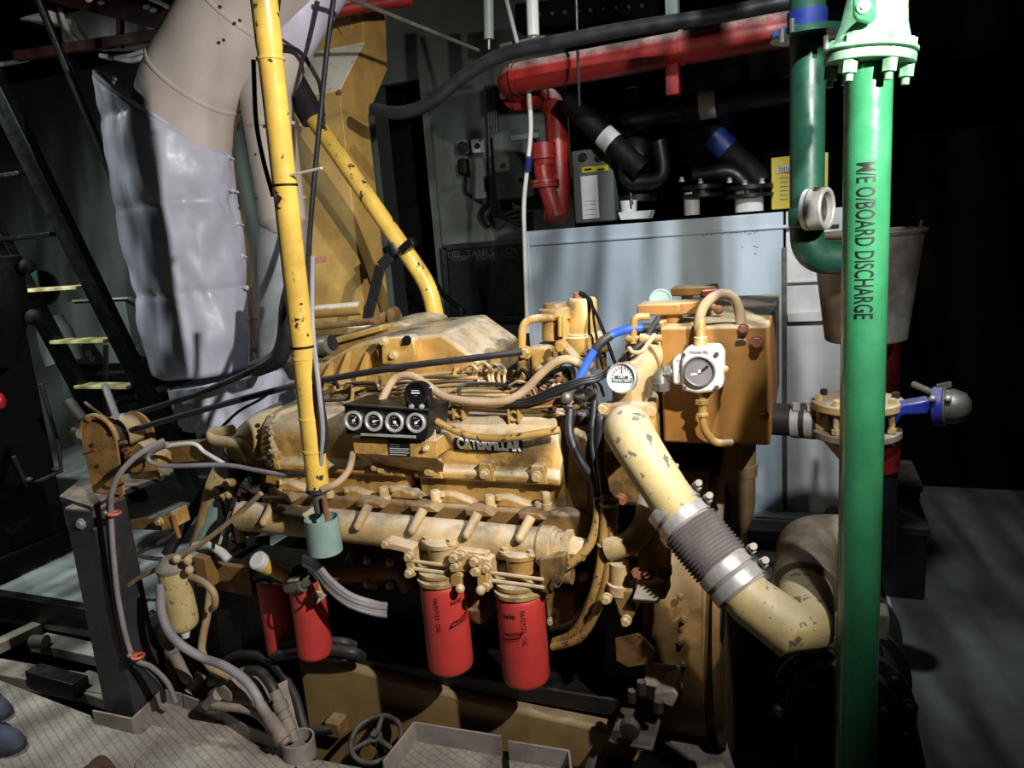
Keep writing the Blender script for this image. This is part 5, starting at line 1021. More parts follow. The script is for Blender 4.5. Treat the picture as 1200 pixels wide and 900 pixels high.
st = thing('yellow_standpipe', 'bright yellow chipped standpipe hanging in front of the engine', 'pipe', (-1.29, 1.66, .75))
sx_, sy_ = -1.285, 1.66; a_, b_ = p(305, -40, 1.66), p(373, 572, 1.66)
MB().tube([a_, a_ + (b_ - a_) * .14, a_ + (b_ - a_) * .142, b_], [.034, .033, .0315, .0315], 28).build('pipe', yel_p, st)
d_ = (b_ - a_).normalized()
for (x, y, r) in ((309, 57, .036), (351, 262 + 140, .0335), (364, 479, .0335), (366, 521, .034)): 
    f = (y + 40) / 612; q = a_ + (b_ - a_) * f; MB().tube_rings([(q - d_ * .004, .0315), (q - d_ * .003, r), (q + d_ * .003, r), (q + d_ * .004, .0315)], d_, 26, True).build('weld_ring', yel_p, st)
MB().tube([b_, b_ + V((0, 0, -.07))], .020, 16).build('threaded_end', galv, st); MB().tube([b_ + V((.03, -.02, -.02)), b_ + V((.03, -.02, -.07))], .008, 8).build('side_rod', rust, st)
MB().tube_rings([(b_ + V((0, 0, .004)), .034), (b_ + V((0, 0, -.008)), .036), (b_ + V((0, 0, -.012)), .026)], UZ, 24, True).build('end_collar', cast, st)
for y in (196, 388): q = a_ + (b_ - a_) * ((y + 40) / 612); MB().tube_rings([(q - d_ * .003, .034), (q + d_ * .003, .034)], d_, 24, True).build('cable_tie', blk, st)
q = a_ + (b_ - a_) * ((186 + 40) / 612); MB().tube([q + V((.03, -.012, 0)), q + V((.14, -.03, .006))], .0035, 6).build('tie_tail', white, st)
cn = thing('steel_can', 'pale teal steel can hung on the lower end of the standpipe', 'can', p(373, 650, 1.66))
ct, cb = p(373, 606, 1.66), p(373, 646, 1.66); cz = V((b_.x - .003, 1.66, 0))
MB().tube_rings([(cz + V((0, 0, cb.z)), .046), (cz + V((0, 0, cb.z + .003)), .049), (cz + V((0, 0, ct.z)), .049), (cz + V((0, 0, ct.z)), .045), (cz + V((0, 0, cb.z + .006)), .044), (cz + V((0, 0, cb.z + .006)), .0)], UZ, 36, True).build('can_body', teal, cn); MB().tube([cz + V((.036, -.02, ct.z - .02)), cz + V((.036, -.02, ct.z + .03))], .006, 8).build('can_hook', rust, cn)
o = MB().tube(spline(pp([(377, 574, 1.64), (395, 566, 1.66), (408, 552, 1.7), (412, 540, 1.75), (413, 532, 1.8)]), 6), .010, 10).build('drain_hose', hose_t); tag(o, 'short brown hose curling from the standpipe end to the gauge bracket', 'hose')

bp = thing('brace_pipe', 'chipped yellow brace pipe slanting down behind the standpipe', 'pipe', (-1.4, 2.6, 1.3))
pts = fillet([p(338, 96, 2.8), p(503, 335, 2.8), p(517, 402, 2.8)], .08); MB().tube(pts, .036, 22).build('pipe', yel_p, bp)
MB().tube([p(322, 62, 2.8), p(368, 140, 2.8)], [.062, .055], 20).build('rubber_sleeve', rub, bp)
MB().lathe(p(462, 292, 2.80), p(470, 306, 2.80) - p(462, 292, 2.80), [(-.02, .039), (-.019, .047), (.03, .047), (.031, .039)], 24).build('clamp', black, bp); MB().obox(p(478, 288, 2.76), V((.03, 0, .02)), V((0, .02, 0)), V((-.008, 0, .014))).build('clamp_ear', black, bp, bevel=.003)
P = [p(458, 300, 2.76), p(446, 312, 2.75), p(436, 352, 2.75), p(430, 376, 2.75)]
for a1, b1 in zip(P, P[1:]): MB().bar(a1, b1, .045, .012, FY).build('clamp_strap', rub, bp, bevel=.002)
o = MB().prism(pp([(355, 306, 2.6), (376, 300, 2.6), (380, 303, 2.6), (378, 307, 2.6), (356, 312, 2.6)]), (0, .02, 0)).build('pink_marker', M('pink_tag', (214, 150, 130), .5)); tag(o, 'small pink plastic tag sticking out in front of the duct', 'tag')
o = MB().tube(spline(pp([(392, -10, 2.36), (383, 60, 2.34), (373, 160, 2.3), (364, 260, 2.2), (361, 340, 1.98), (368, 420, 1.68), (376, 470, 1.655), (381, 510, 1.65), (378, 530, 1.65)]), 6), .0095, 10).build('hanging_cable', hose_g); o.data.materials[0] = rub; tag(o, 'dark grey cable hanging down along the yellow standpipe', 'cable')
o = MB().tube(spline(pp([(366, 300, 1.72), (366, 380, 1.69), (373, 450, 1.64), (378, 505, 1.64), (376, 545, 1.65)]), 6), .007, 8).build('hanging_cable', hose_g); tag(o, 'slim grey cable strapped to the lower standpipe', 'cable')
o = MB().tube(spline(pp([(328, -10, 2.3), (322, 40, 2.3), (328, 52, 2.35), (350, 60, 2.45), (368, 85, 2.5), (376, 105, 2.5), (379, 150, 2.45)]), 6), .008, 8).build('loop_cable', rub); tag(o, 'thin dark cable looping over the black rubber sleeve', 'cable')
o = MB().tube(spline(pp([(297, 70, 1.7), (300, 140, 1.7), (308, 185, 1.7), (320, 230, 1.69)]), 6), .006, 8).build('hanging_lead', blk); tag(o, 'thin black cable beside the upper yellow standpipe', 'cable')

# ================================================================== cables and hoses over the engine
def cable(name, pts, r, mat, label, cat='cable', grp=None, k=6, n=10):
    return tag(MB().tube(spline(pp(pts), k), r, n).build(name, mat), label, cat, grp)
cable('black_cable', [(140, 508, 1.84), (175, 498, 1.82), (250, 477, 1.8), (340, 453, 1.86), (375, 446, 1.9), (470, 430, 1.93), (560, 419, 1.96), (612, 412, 2.0)], .0105, rub, 'long black cable stretched from the rusty drum across the engine')
cable('black_cable', [(150, 487, 2.3), (230, 462, 2.12), (300, 432, 2.08), (322, 418, 2.08)], .012, rub, 'shorter black cable crossing the lower insulation blanket')
o = cable('black_elbow_hose', [(300, 432, 2.12), (325, 420, 2.1), (335, 395, 2.1), (338, 360, 2.1), (345, 330, 2.1)], .032, rub, 'thick black hose bend behind the standpipe', 'hose')
MBb = cable('thin_wire', [(258, 502, 2.0), (280, 482, 1.98), (305, 468, 1.98), (322, 455, 1.98)], .005, blk, 'thin black wire rising over the coolant pipe')
cable('tan_hose', [(446, 472, 1.86), (456, 452, 1.9), (466, 442, 1.92), (484, 441, 1.92), (502, 452, 1.92), (522, 465, 1.92), (556, 471, 1.92), (590, 470, 1.92), (612, 460, 1.94), (632, 440, 1.95), (650, 425, 1.96), (666, 421, 1.97), (680, 428, 1.98), (688, 440, 2.0)], .0125, hose_t, 'dusty tan hose arching from the gauges to the governor', 'hose')
cable('braided_hose', [(498, 489, 1.80), (510, 493, 1.83), (528, 502, 1.845), (552, 511, 1.85), (585, 514, 1.85), (620, 510, 1.855), (656, 504, 1.87)], .0108, hose_y, 'yellow braided hose lying across the valve cover above the nameplate', 'hose')
for k, lb in enumerate(('black wiring conduit nearest the front edge of the cover', 'black wiring conduit beside the blue hose end', 'thin black wiring conduit behind the other two')):
    cable('wiring_conduit', [(592, 474 - k * 2, 1.93), (620, 473 - k * 3, 1.92), (650, 462 - k * 4, 1.9), (680, 450 - k * 3, 1.9), (700, 445 - k * 3, 1.92), (714, 436 - k * 3, 1.97)], .0062 - k * .001, rub, lb, 'conduit', 'wiring conduits')
for k, lb in enumerate(('tan wiring lead along the top rail of the cover', 'rusty brown lead beside the tan one', 'pale lead lying behind the tan one')):
    cable('wiring_lead', [(530, 468 + k * 3, 1.95), (550, 474 + k * 2, 1.95), (590, 477 + k, 1.95), (640, 470 + k * 3, 1.93), (668, 462 + k * 4, 1.93)], .0045, (hose_t, rust, hose_y)[k], lb, 'wire', 'leads along the cover')
bh = thing('blue_hose', 'bright blue hose with black sleeve curving beside the governor', 'hose', p(690, 440, 1.95))
pts = spline(pp([(676, 450, 1.92), (684, 434, 1.93), (692, 418, 1.94), (704, 402, 1.95), (720, 391, 1.97), (740, 385, 1.98), (758, 384, 2.0), (772, 384, 2.02)]), 8); MB().tube(pts, .0118, 12).build('hose', blueh, bh); MB().tube(pts[20:31], .0128, 12).build('black_sleeve', rub, bh); MB().tube(pts[45:57], .0125, 12).build('black_end', rub, bh)
MB().tube(pp([(676, 450, 1.92), (668, 459, 1.91), (660, 474, 1.91)]), .011, 10).build('end_fitting', galv, bh); MB().ball(p(664, 466, 1.9), .018, n=10, k=6).build('fitting_nut', galv, bh)
rr = random.Random(21)
for k in range(10):     # plugs and unions clustered by the blue hose end
    x, y = 640 + rr.random() * 45, 452 + rr.random() * 34; q = p(x, y, 1.95 + rr.random() * .04)
    o = MB().lathe(q, V((rr.uniform(-1, 1), -.4, rr.uniform(-.3, .8))), [(-.012, .008), (0, .011), (.01, .011), (.011, .007), (.028, .006)], 8).build('cable_plug', (cast, yel_d, rub, tan)[k % 4])
    o.parent = eng
    o.location = V(((q.x), q.y, q.z)) - eng.location
MBk = MB().box(tuple(p(668, 500, 2.0)), tuple(p(702, 470, 2.15))).build('end_plate', cast, eng, bevel=.01)
for k, (pts, lb) in enumerate((([(668, 480, 1.93), (668, 510, 1.9), (680, 540, 1.88), (697, 566, 1.84), (699, 590, 1.8)], 'dark hose curving down past the lifting bracket'), ([(704, 488, 1.9), (703, 530, 1.86), (708, 570, 1.8), (709, 590, 1.78)], 'dark hose running beside the square flange'), ([(697, 470, 1.93), (694, 520, 1.88), (701, 560, 1.83), (704, 600, 1.8)], 'thin dark hose between the two other dark hoses'))):
    cable('dark_hose', pts, .0125 if k < 2 else .008, rub, lb, 'hose', 'dark hoses beside the cover end')
for k, (pts, lb) in enumerate((([(701, 584, 1.79), (699, 615, 1.78), (690, 640, 1.77), (675, 656, 1.76), (658, 667, 1.75)], 'painted yellow hose ending at the filter bracket'), ([(710, 580, 1.78), (707, 630, 1.77), (702, 670, 1.77), (690, 710, 1.79), (672, 742, 1.82), (650, 752, 1.85)], 'painted yellow hose in the middle of the bundle'), ([(720, 584, 1.78), (716, 630, 1.775), (712, 672, 1.77), (698, 718, 1.79), (678, 748, 1.81), (648, 758, 1.84)], 'painted yellow hose on the tank side of the bundle'))):
    cable('yellow_hose', pts, .0125, hose_y, lb, 'hose', 'yellow hose bundle')
cable('thin_hose', [(704, 600, 1.8), (701, 640, 1.79), (694, 690, 1.79), (672, 728, 1.82), (645, 738, 1.85)], .007, rub, 'thin black hose tucked behind the yellow bundle', 'hose')
tb = thing('hose_tie', 'metal tie around the yellow hoses beside the tan elbow', 'tie', p(714, 637, 1.77)); MB().torus(p(712, 637, 1.775), UZ, .026, .003, 24, 6).build('strap', tan, tb); MB().torus(p(714, 590, 1.78), UZ, .024, .003, 24, 6).build('strap', tan, tb)
for k, lb in enumerate(('pale grey cable topmost in the bundle between the red filters', 'pale grey cable second in the bundle between the red filters', 'shiny grey cable third in the bundle between the red filters', 'lowest grey cable of the bundle between the red filters')):
    cable('loom_cable', [(356, 652 + k * 3, 1.74), (372, 662 + k * 3, 1.72), (388, 680 + k * 4, 1.71), (410, 697 + k * 4, 1.72), (436, 706 + k * 4, 1.76), (452, 709 + k * 4, 1.82)], .009 if k != 1 else .011, (hose_g, grub, steel, hose_g)[k], lb, 'cable', 'cable bundle')
o = thing('sender_fitting', 'grey sender with small white bracket above the thicker red filter', 'sender', p(355, 690, 1.74))
MB().tube(pp([(338, 686, 1.74), (356, 684, 1.74)]), .026, 14).tube(pp([(356, 684, 1.74), (366, 678, 1.75)]), .016, 12).build('body', galv, o); MB().lathe(p(377, 696, 1.72), UZ, [(-.02, .004), (0, .016), (.012, .016), (.014, .01), (.05, .008)], 12).build('plug', tan, o); MB().prism(pp([(371, 708, 1.71), (383, 697, 1.71), (374, 697, 1.71)]), (0, .004, 0)).build('bracket', white, o); MB().tube(spline(pp([(347, 690, 1.72), (349, 704, 1.71), (358, 707, 1.71), (366, 700, 1.71), (368, 692, 1.72)]), 6), .0035, 6).build('lead', blk, o)
cable('black_hose_stub', [(330, 752, 1.84), (370, 750, 1.84), (400, 752, 1.85), (415, 757, 1.88)], .017, rub, 'black hose lying along the oil pan edge, upper one', 'hose', 'hoses on the pan edge')
cable('black_hose_stub', [(325, 768, 1.82), (370, 762, 1.82), (410, 764, 1.83), (424, 770, 1.87)], .019, rub, 'black hose lying along the oil pan edge, lower one', 'hose', 'hoses on the pan edge')

# ================================================================== free end of the engine: filters, rods, hoses
bw = thing('bowl_filter', 'small worn yellow bowl filter with dusty cap beside the post', 'filter', p(214, 742, 1.75))
c0, c1_ = p(216, 736, 1.75), p(211, 668, 1.75)
MB().tube_rings([(c0 + V((0, 0, -.0)), .035), (c0 + V((0, 0, .012)), .048), (c0 + V((0, 0, .03)), .052), (V((c0.x, c0.y, c1_.z)), .053)], UZ, 30, True).build('bowl', tanc, bw); cc = V((c0.x, c0.y, c1_.z))
MB().tube_rings([(cc, .056), (cc + V((0, 0, .012)), .058), (cc + V((0, 0, .03)), .045), (cc + V((0, 0, .045)), .03)], UZ, 30, True).build('cap', dplate, bw)
for x, y in ((207, 655), (220, 657), (192, 672), (222, 668), (198, 668)): MB().ball(p(x, y, 1.72), .015, n=10, k=6).build('cap_nut', tan, bw)
MB().tube([p(222, 650, 1.76), p(220, 665, 1.74)], .01, 8).build('cap_stud', tan, bw); MB().lathe(c0 + V((0, 0, -.035)), UZ, [(0, .012), (.03, .02), (.036, .02)], 12).build('drain_tip', white, bw)
MB().prism(pp([(226, 652, 1.82), (240, 655, 1.82), (246, 690, 1.82), (230, 688, 1.82)]), (0, .05, 0)).build('bracket', yel_d, bw, bevel=.004)
cable('grey_drain_hose', [(188, 684, 1.70), (189, 715, 1.68), (198, 740, 1.67), (214, 757, 1.67), (238, 771, 1.70), (262, 780, 1.69), (285, 795, 1.68), (300, 814, 1.67), (306, 828, 1.67)], .015, hose_g, 'pale grey hose sweeping round below the bowl filter', 'hose')
cable('brown_hose', [(222, 675, 1.76), (238, 682, 1.75), (250, 694, 1.74), (252, 708, 1.75), (248, 714, 1.77)], .012, hose_t, 'short brown hose looping from the bowl filter cap', 'hose')
cable('brown_hose', [(246, 690, 1.84), (243, 720, 1.82), (238, 745, 1.8), (237, 765, 1.78), (248, 783, 1.77), (264, 792, 1.76), (276, 793, 1.76)], .014, hose_t, 'long brown hose hanging behind the bowl filter', 'hose')
hc = thing('hydraulic_hose', 'dirty black hose with long swaged fitting entering the floor collar', 'hose', pz(345, 880))
pts = spline(pp([(290, 786, 1.76), (304, 787, 1.74), (316, 800, 1.72), (322, 812, 1.71)]), 6); MB().tube(pts, .017, 12).build('hose', rub, hc); a_, b_ = p(322, 810, 1.71), p(345, 868, 1.67); d_ = b_ - a_; MB().tube_rings([(a_ + d_ * t_, r) for t_, r in ((0, .019), (.2, .019), (.21, .024), (.4, .024), (.41, .018), (.5, .023), (.55, .023), (.56, .017), (.62, .023), (.8, .023), (.81, .016), (1, .016))], d_, 14, True).build('fitting', dplate, hc)
hc = thing('hydraulic_hose', 'dirty fitting on the pale grey hose entering the floor collar', 'hose', pz(335, 880)); a_, b_ = p(305, 826, 1.67), p(336, 872, 1.64); d_ = b_ - a_; MB().tube_rings([(a_ + d_ * t_, r) for t_, r in ((0, .018), (.3, .018), (.31, .022), (.7, .022), (.71, .027), (.9, .027), (.91, .018), (1, .018))], d_, 14, True).build('fitting', dplate, hc)
cable('black_arc_hose', [(250, 790, 1.88), (272, 770, 1.87), (300, 768, 1.86), (325, 782, 1.84), (345, 815, 1.80), (354, 845, 1.76), (362, 868, 1.74)], .016, rub, 'flat black hose arching behind the hydraulic fittings', 'hose')
o = MB().bar(p(330, 800, 1.80), p(362, 872, 1.74), .035, .02).build('flat_bar', dplate); tag(o, 'dusty flat bar slanting beside the hydraulic fittings', 'bar')
cr = thing('dirty_coupling', 'caked grey pipe coupling rod leaning below the bowl filter', 'coupling', p(220, 800, 1.85)); a_, b_ = p(176, 717, 1.85), p(222, 800, 1.8); d_ = b_ - a_
MB().tube_rings([(a_ + d_ * t_, r) for t_, r in ((0, .014), (.06, .016), (.08, .026), (.2, .028), (.22, .022), (.42, .025), (.5, .02), (.52, .026), (.6, .026), (.62, .02), (.95, .02), (1, .012))], d_, 14, True).build('rod', dplate, cr); MB().tube(spline(pp([(174, 722, 1.85), (169, 712, 1.85), (173, 703, 1.85), (182, 703, 1.85)]), 5), .006, 8).build('wire_hook', galv, cr)
MB().tube(pp([(222, 812, 1.8), (236, 790, 1.85)]), .022, 10).build('stub', dplate, cr)
ck = thing('seacock', 'dirt-caked valve body lying in the bilge behind the kerb', 'valve', p(270, 830, 1.75))
MB().prism(pp([(242, 812, 1.72), (258, 802, 1.72), (290, 812, 1.72), (305, 828, 1.72), (302, 838, 1.72), (240, 822, 1.72)]), (0, .12, .0)).build('body', dplate, ck, bevel=.012); MB().prism(pp([(253, 808, 1.70), (262, 803, 1.70), (272, 812, 1.70), (270, 824, 1.70), (258, 820, 1.70)]), (0, .05, 0)).build('lug', dplate, ck, bevel=.006)
MB().tube(pp([(243, 826, 1.70), (256, 814, 1.70)]), .02, 12).build('screw', dplate, ck); MB().tube(spline(pp([(250, 826, 1.69), (290, 832, 1.69), (308, 842, 1.68), (322, 862, 1.67)]), 5), .014, 10).build('lip_pipe', dplate, ck)
MB().tube(spline(pp([(246, 800, 1.8), (262, 797, 1.8), (286, 804, 1.8)]), 5), .014, 10).build('upper_pipe', dplate, ck)
cable('rusty_rod', [(118, 730, 1.74), (150, 686, 1.74), (190, 664, 1.74), (240, 634, 1.74), (282, 600, 1.75), (306, 578, 1.76)], .0085, hose_t, 'long thin rusty rod running up toward the coolant pipe', 'rod', k=3)
o = MB().tube(pp([(270, 600, 1.8), (257, 637, 1.8)]), .0052, 8).build('white_rod', white); tag(o, 'thin white upright rod in front of the coolant pipe sleeve', 'rod')
cable('grey_cable', [(196, 520, 1.72), (176, 530, 1.72), (176, 541, 1.72), (200, 546, 1.73), (262, 545, 1.74), (300, 551, 1.73), (335, 557, 1.7), (360, 555, 1.66)], .0075, hose_g, 'pale grey cable looping from the drum to the standpipe')
cable('grey_cable', [(176, 532, 1.74), (192, 524, 1.74), (226, 520, 1.75), (240, 530, 1.76), (262, 543, 1.76)], .007, white, 'white cable looping above the pale grey one')
cable('black_hose_bend', [(250, 560, 2.0), (232, 590, 1.98), (215, 615, 1.95), (196, 650, 1.9)], .022, rub, 'black hose slanting under the coolant pipe', 'hose')
cable('white_hose', [(228, 640, 1.84), (245, 638, 1.84), (258, 646, 1.84), (268, 656, 1.84)], .016, white, 'short white hose above the yellow bracket', 'hose')
cable('bent_rod', [(204, 622, 1.9), (195, 631, 1.9), (168, 645, 1.9), (163, 650, 1.9), (175, 654, 1.9), (205, 656, 1.9)], .008, galv, 'bent grey rod below the yellow linkage block', 'rod', k=4)
lk = thing('throttle_linkage', 'rusty yellow linkage arm and block beside the post top', 'linkage', p(170, 620, 1.8))
MB().prism(pp([(147, 612, 1.82), (186, 605, 1.82), (190, 622, 1.82), (150, 620, 1.82)]), (0, .03, 0)).build('arm', yel_d, lk, bevel=.003); MB().prism(pp([(186, 607, 1.79), (201, 599, 1.79), (206, 618, 1.79), (190, 623, 1.79)]), (0, .07, 0)).build('block', yel, lk, bevel=.004); MB().tube(pp([(202, 604, 1.79), (210, 630, 1.79)]), .008, 8).build('link', rust, lk); MB().tube(pp([(139, 582, 1.78), (144, 612, 1.78)]), [.016, .010], 10).build('rod_end', rust, lk); MB().ball(p(145, 617, 1.78), .018, n=10, k=8).build('ball_joint', cast, lk); MB().bolt(p(187, 611, 1.785), FY, .01, .01).build('block_bolt', tan, lk)
o = MB().prism(pp([(184, 522, 1.95), (234, 518, 1.95), (240, 540, 1.95), (186, 545, 1.95)]), (0, .05, 0)).build('brown_bracket', yel_d, None, bevel=.004); tag(o, 'flat brown bracket plate behind the white cable loop', 'bracket')
o = MB().prism(pp([(262, 660, 2.2), (205, 665, 2.2), (190, 690, 2.2), (195, 960, 2.2), (262, 960, 2.2)]), (0, .3, 0)).build('sump_box', shade_iron, None, bevel=.01); tag(o, 'dark box in the shade behind the bowl filter', 'box')

# ================================================================== charcoal post with rusty drum
ps = thing('support_post', 'charcoal square steel post with flat cap plate', 'post', (-2.28, 1.73, 0))
vb = [V((-2.36, 1.66, -.02)), V((-2.2, 1.66, -.02)), V((-2.2, 1.80, -.02)), V((-2.36, 1.80, -.02))]; vt = [V((-2.355, 1.66, .80)), V((-2.215, 1.66, .80)), V((-2.215, 1.80, .80)), V((-2.355, 1.80, .80))]
MB().add(vb + vt, [(3, 2, 1, 0), (4, 5, 6, 7), (0, 1, 5, 4), (1, 2, 6, 5), (2, 3, 7, 6), (3, 0, 4, 7)]).build('column', post, ps, bevel=.012, seg=3)
zc = .815; P = [pz(69, 581, zc), pz(107, 593, zc), pz(134, 578, zc), pz(192, 556, zc), pz(190, 551, zc), pz(95, 560, zc)]; MB().prism([q - V((0, 0, .022)) for q in P], (0, 0, .022)).build('cap_plate', post, ps, bevel=.004)
for x, y in ((95, 614),): MB().bolt(p(x, y, 1.655), FY, .013, .008).build('column_bolt', steel, ps)
MB().bolt(p(111, 620, 1.655), FY, .004, .003).build('column_screw', galv, ps)
dm = thing('cable_drum', 'rust-stained yellow drum with two round-topped cheek plates on the post', 'drum', p(120, 560, 1.75))
def cheek(x, y, Y, r, zb):
    c = p(x, y, Y); pts = [c + V((math.cos(PI * k / 20) * r, 0, math.sin(PI * k / 20) * r)) for k in range(21)]; return c, pts + [V((c.x - r * .92, Y, zb)), V((c.x + r * .85, Y, zb))]
c, P = cheek(115, 515, 1.76, .083, zc + .002); ck1 = MB().prism(P, (0, .008, 0)).build('cheek_plate', rusty, dm, bevel=.002)
MB().tube([q + V((0, .004, 0)) for q in P[:21]], .009, 8).build('edge_rim', rusty, ck1)
for x, y, r in ((109, 521, .008), (115, 546, .007), (128, 508, .006)): MB().cyl(p(x, y, 1.7605), p(x, y, 1.7585), r, n=12).build('bolt_hole', blk, ck1)
for k in range(5): a_ = .35 + k * .28; q = c + V((math.cos(a_) * .068, -.002, math.sin(a_) * .068)); MB().obox(q, V((-math.sin(a_) * .011, 0, math.cos(a_) * .011)), V((0, .002, 0)), V((math.cos(a_) * .004, 0, math.sin(a_) * .004))).build('edge_slot', blk, ck1)
MB().tube(pp([(97, 532, 1.757), (112, 527, 1.757)]), .005, 8).build('scratch_rib', rust, ck1)
c2_, P2 = cheek(160, 508, 1.92, .083, zc + .002); MB().prism(P2, (0, .008, 0)).build('cheek_plate', rusty, dm, bevel=.002)
MB().lathe(c + V((0, .01, -.01)), V((0, 1, 0)), [(0, .045), (.16, .045)], 24).build('drum_core', cast, dm)
mb = MB(); R_ = .07
for Y_, s_ in ((1.745, 1),):
    cc = c + V((.01, 0, -.005)); n_ = 14
    A0 = [cc + V((math.cos(a_) * R_, .06, math.sin(a_) * R_)) for a_ in [2.5 - 2.9 * k / n_ for k in range(n_ + 1)]]; A1 = [q + V((0, .06, 0)) for q in A0]
    mb.add(A0 + A1 + [q * 1 for q in A0] + [q * 1 for q in A1], [(i, i + 1, n_ + 2 + i, n_ + 1 + i) for i in range(n_)])
o = mb.build('brake_strap', tan, dm, fix=False); sdm = o.modifiers.new('solid', 'SOLIDIFY'); sdm.thickness = .006
MB().prism(pp([(148, 556, 1.80), (148, 535, 1.80), (162, 518, 1.80), (185, 536, 1.80), (186, 551, 1.80)]), (0, .06, 0)).build('base_block', yel, dm, bevel=.004)
MB().tube(pp([(88, 506, 1.78), (95, 508, 1.76)]), .018, 12).build('shaft_end', galv, dm); MB().ball(p(104, 490, 1.76), .014, n=10, k=6).build('top_lug', rust, dm)
for k in range(3): MB().tube(pp([(141 + k * 3, 520 + k * 8, 1.79), (148 + k * 3, 518 + k * 8, 1.79)]), .007, 8).build('spring_pin', rust, dm)
MB().tube(pp([(123, 452, 1.9), (136, 488, 1.76)]), .012, 10).build('brake_lever', hose_g, dm); MB().tube(pp([(100, 472, 1.95), (126, 492, 1.8)]), .006, 8).build('brake_rod', yel_d, dm)
cable('post_cable', [(192, 516, 1.76), (176, 524, 1.72), (156, 538, 1.68), (140, 556, 1.645), (131, 578, 1.63), (130, 600, 1.64), (133, 650, 1.64), (140, 710, 1.64), (155, 768, 1.645), (178, 782, 1.66), (196, 800, 1.67), (206, 822, 1.68)], .009, grub, 'grey cable clipped down the side of the charcoal post')
cable('post_cable', [(138, 556, 1.66), (128, 590, 1.645), (129, 640, 1.645), (136, 705, 1.645), (150, 765, 1.648), (172, 785, 1.66), (188, 803, 1.67), (192, 822, 1.68)], .009, rub, 'black cable clipped down the side of the charcoal post')
o = MB().torus(p(158, 545, 1.70), V((1, -.4, .2)), .028, .004, 24, 6).build('cable_loop', blk); tag(o, 'small black cable loop beside the drum base', 'cable')
for x, y, lb in ((129, 603, 'coral plastic cable clip near the top of the post'), (157, 771, 'coral plastic cable clip low on the post')):
    t = thing('cable_clip', lb, 'clip', p(x, y, 1.63)); q = p(x, y, 1.625); MB().torus(q + V((.005, .012, 0)), UZ, .018, .005, 20, 8).build('loop', coral, t); MB().box((q.x - .035, q.y + .01, q.z - .01), (q.x - .005, q.y + .02, q.z + .008)).build('tab', coral, t, bevel=.003); MB().bolt(q + V((-.03, .01, 0)), FY, .006, .004).build('screw', steel, t)

# ================================================================== handwheel and shoes
hw = thing('handwheel', 'dark iron handwheel beside the dusty floor tray', 'handwheel', pz(440, 880, -.05))
c = pz(441, 866, .03); ax = V((.05, -.35, 1)).normalized(); u, w = frame(ax)
MB().torus(c, ax, .083, .0095, 48, 12).build('rim', cast, hw)
a0 = math.atan2(w.dot(UP), u.dot(UP))
for k in range(3):
    a_ = a0 + .15 + k * 2 * PI / 3; d_ = u * math.cos(a_) + w * math.sin(a_); MB().tube([c + ax * .004 + d_ * .008, c + ax * .004 + d_ * .045, c + d_ * .08], [.012, .009, .008], 10).build('spoke', cast, hw)
MB().lathe(c, ax, [(-.02, .012), (-.012, .02), (.014, .02), (.016, .012), (.03, .011)], 16).build('hub', cast, hw); MB().tube([c - ax * .01, c - ax * .12], .012, 12).build('stem', cast, hw); MB().lathe(c - ax * .12, ax, [(-.05, .05), (0, .045), (.02, .025)], 20).build('bonnet', green_d, hw)
def shoe(name, heel, toe, L, mat, mat2, label, cat, h=.10, wid=.098):
    d = (toe - heel); d.z = 0; d.normalize(); s = V((d.y, -d.x, 0)); t = thing(name, label, cat, heel)
    def ring_(x, w_, h_, z0=.0): return [heel + d * x * L + s * math.cos(a_) * w_ + UZ * (z0 + max(0, math.sin(a_)) * h_ + (min(0, math.sin(a_)) * .0)) for a_ in [2 * PI * k / 24 for k in range(24)]]
    prof_ = [(0.0, .018, .05), (.03, .030, .09), (.2, .036, h * 1.1), (.4, .037, h * 1.0), (.55, .042, h * .8), (.7, .046, h * .62), (.82, .045, h * .56), (.91, .037, h * .5), (.97, .024, h * .38), (1.0, .008, h * .2)]
    vs = []; fs = []
    for x, w_, h_ in prof_: vs += ring_(x, w_, h_, .018)
    for i in range(len(prof_) - 1):
        for j in range(24): fs.append((i * 24 + j, i * 24 + (j + 1) % 24, (i + 1) * 24 + (j + 1) % 24, (i + 1) * 24 + j))
    fs += [tuple(range(23, -1, -1)), tuple((len(prof_) - 1) * 24 + j for j in range(24))]
    MB().add(vs, fs).build('upper', mat, t, ang=70, sub=1)
    sole = [heel + d * x * L + s * w_ * 1.08 for x, w_, h_ in prof_] + [heel + d * x * L - s * w_ * 1.08 for x, w_, h_ in reversed(prof_)]
    MB().prism([q + V((0, 0, .001)) for q in sole], (0, 0, .022)).build('sole', mat2, t, bevel=.004)
    x0 = .66; MB().tube([heel + d * x0 * L + s * math.cos(a_) * .047 + UZ * (.02 + math.sin(a_) * h * .66) for a_ in [PI * k / 16 for k in range(17)]], .004, 8).build('toe_seam', mat2, t)
    MB().tube([heel + d * (.42 + .06 * 0) * L + s * math.cos(a_) * .039 + UZ * (.02 + math.sin(a_) * h * 1.0) for a_ in [PI * k / 16 for k in range(17)]], .005, 8).build('side_panel', mat2, t)
    MB().lathe(heel + d * .16 * L + UZ * h * .8, UZ, [(0, .034), (.03, .036), (.05, .037)], 20).build('cuff', mat2, t)
    return t
tt = pz(120, 886, .05); tt.z = 0; shoe('work_boot', tt - V((-.6, .8, 0)) * .29, tt, .29, leather, M('dark_brown_sole', (60, 46, 36), .7), 'brown leather work boot toe on the tread plate', 'boot', h=.11)
tt = pz(27, 880, 0); shoe('navy_shoe', tt - V((.28, .02, 0)), tt, .28, shoe_b, shoe_d, 'navy canvas shoe toe resting on the tread plate', 'shoe', h=.10)
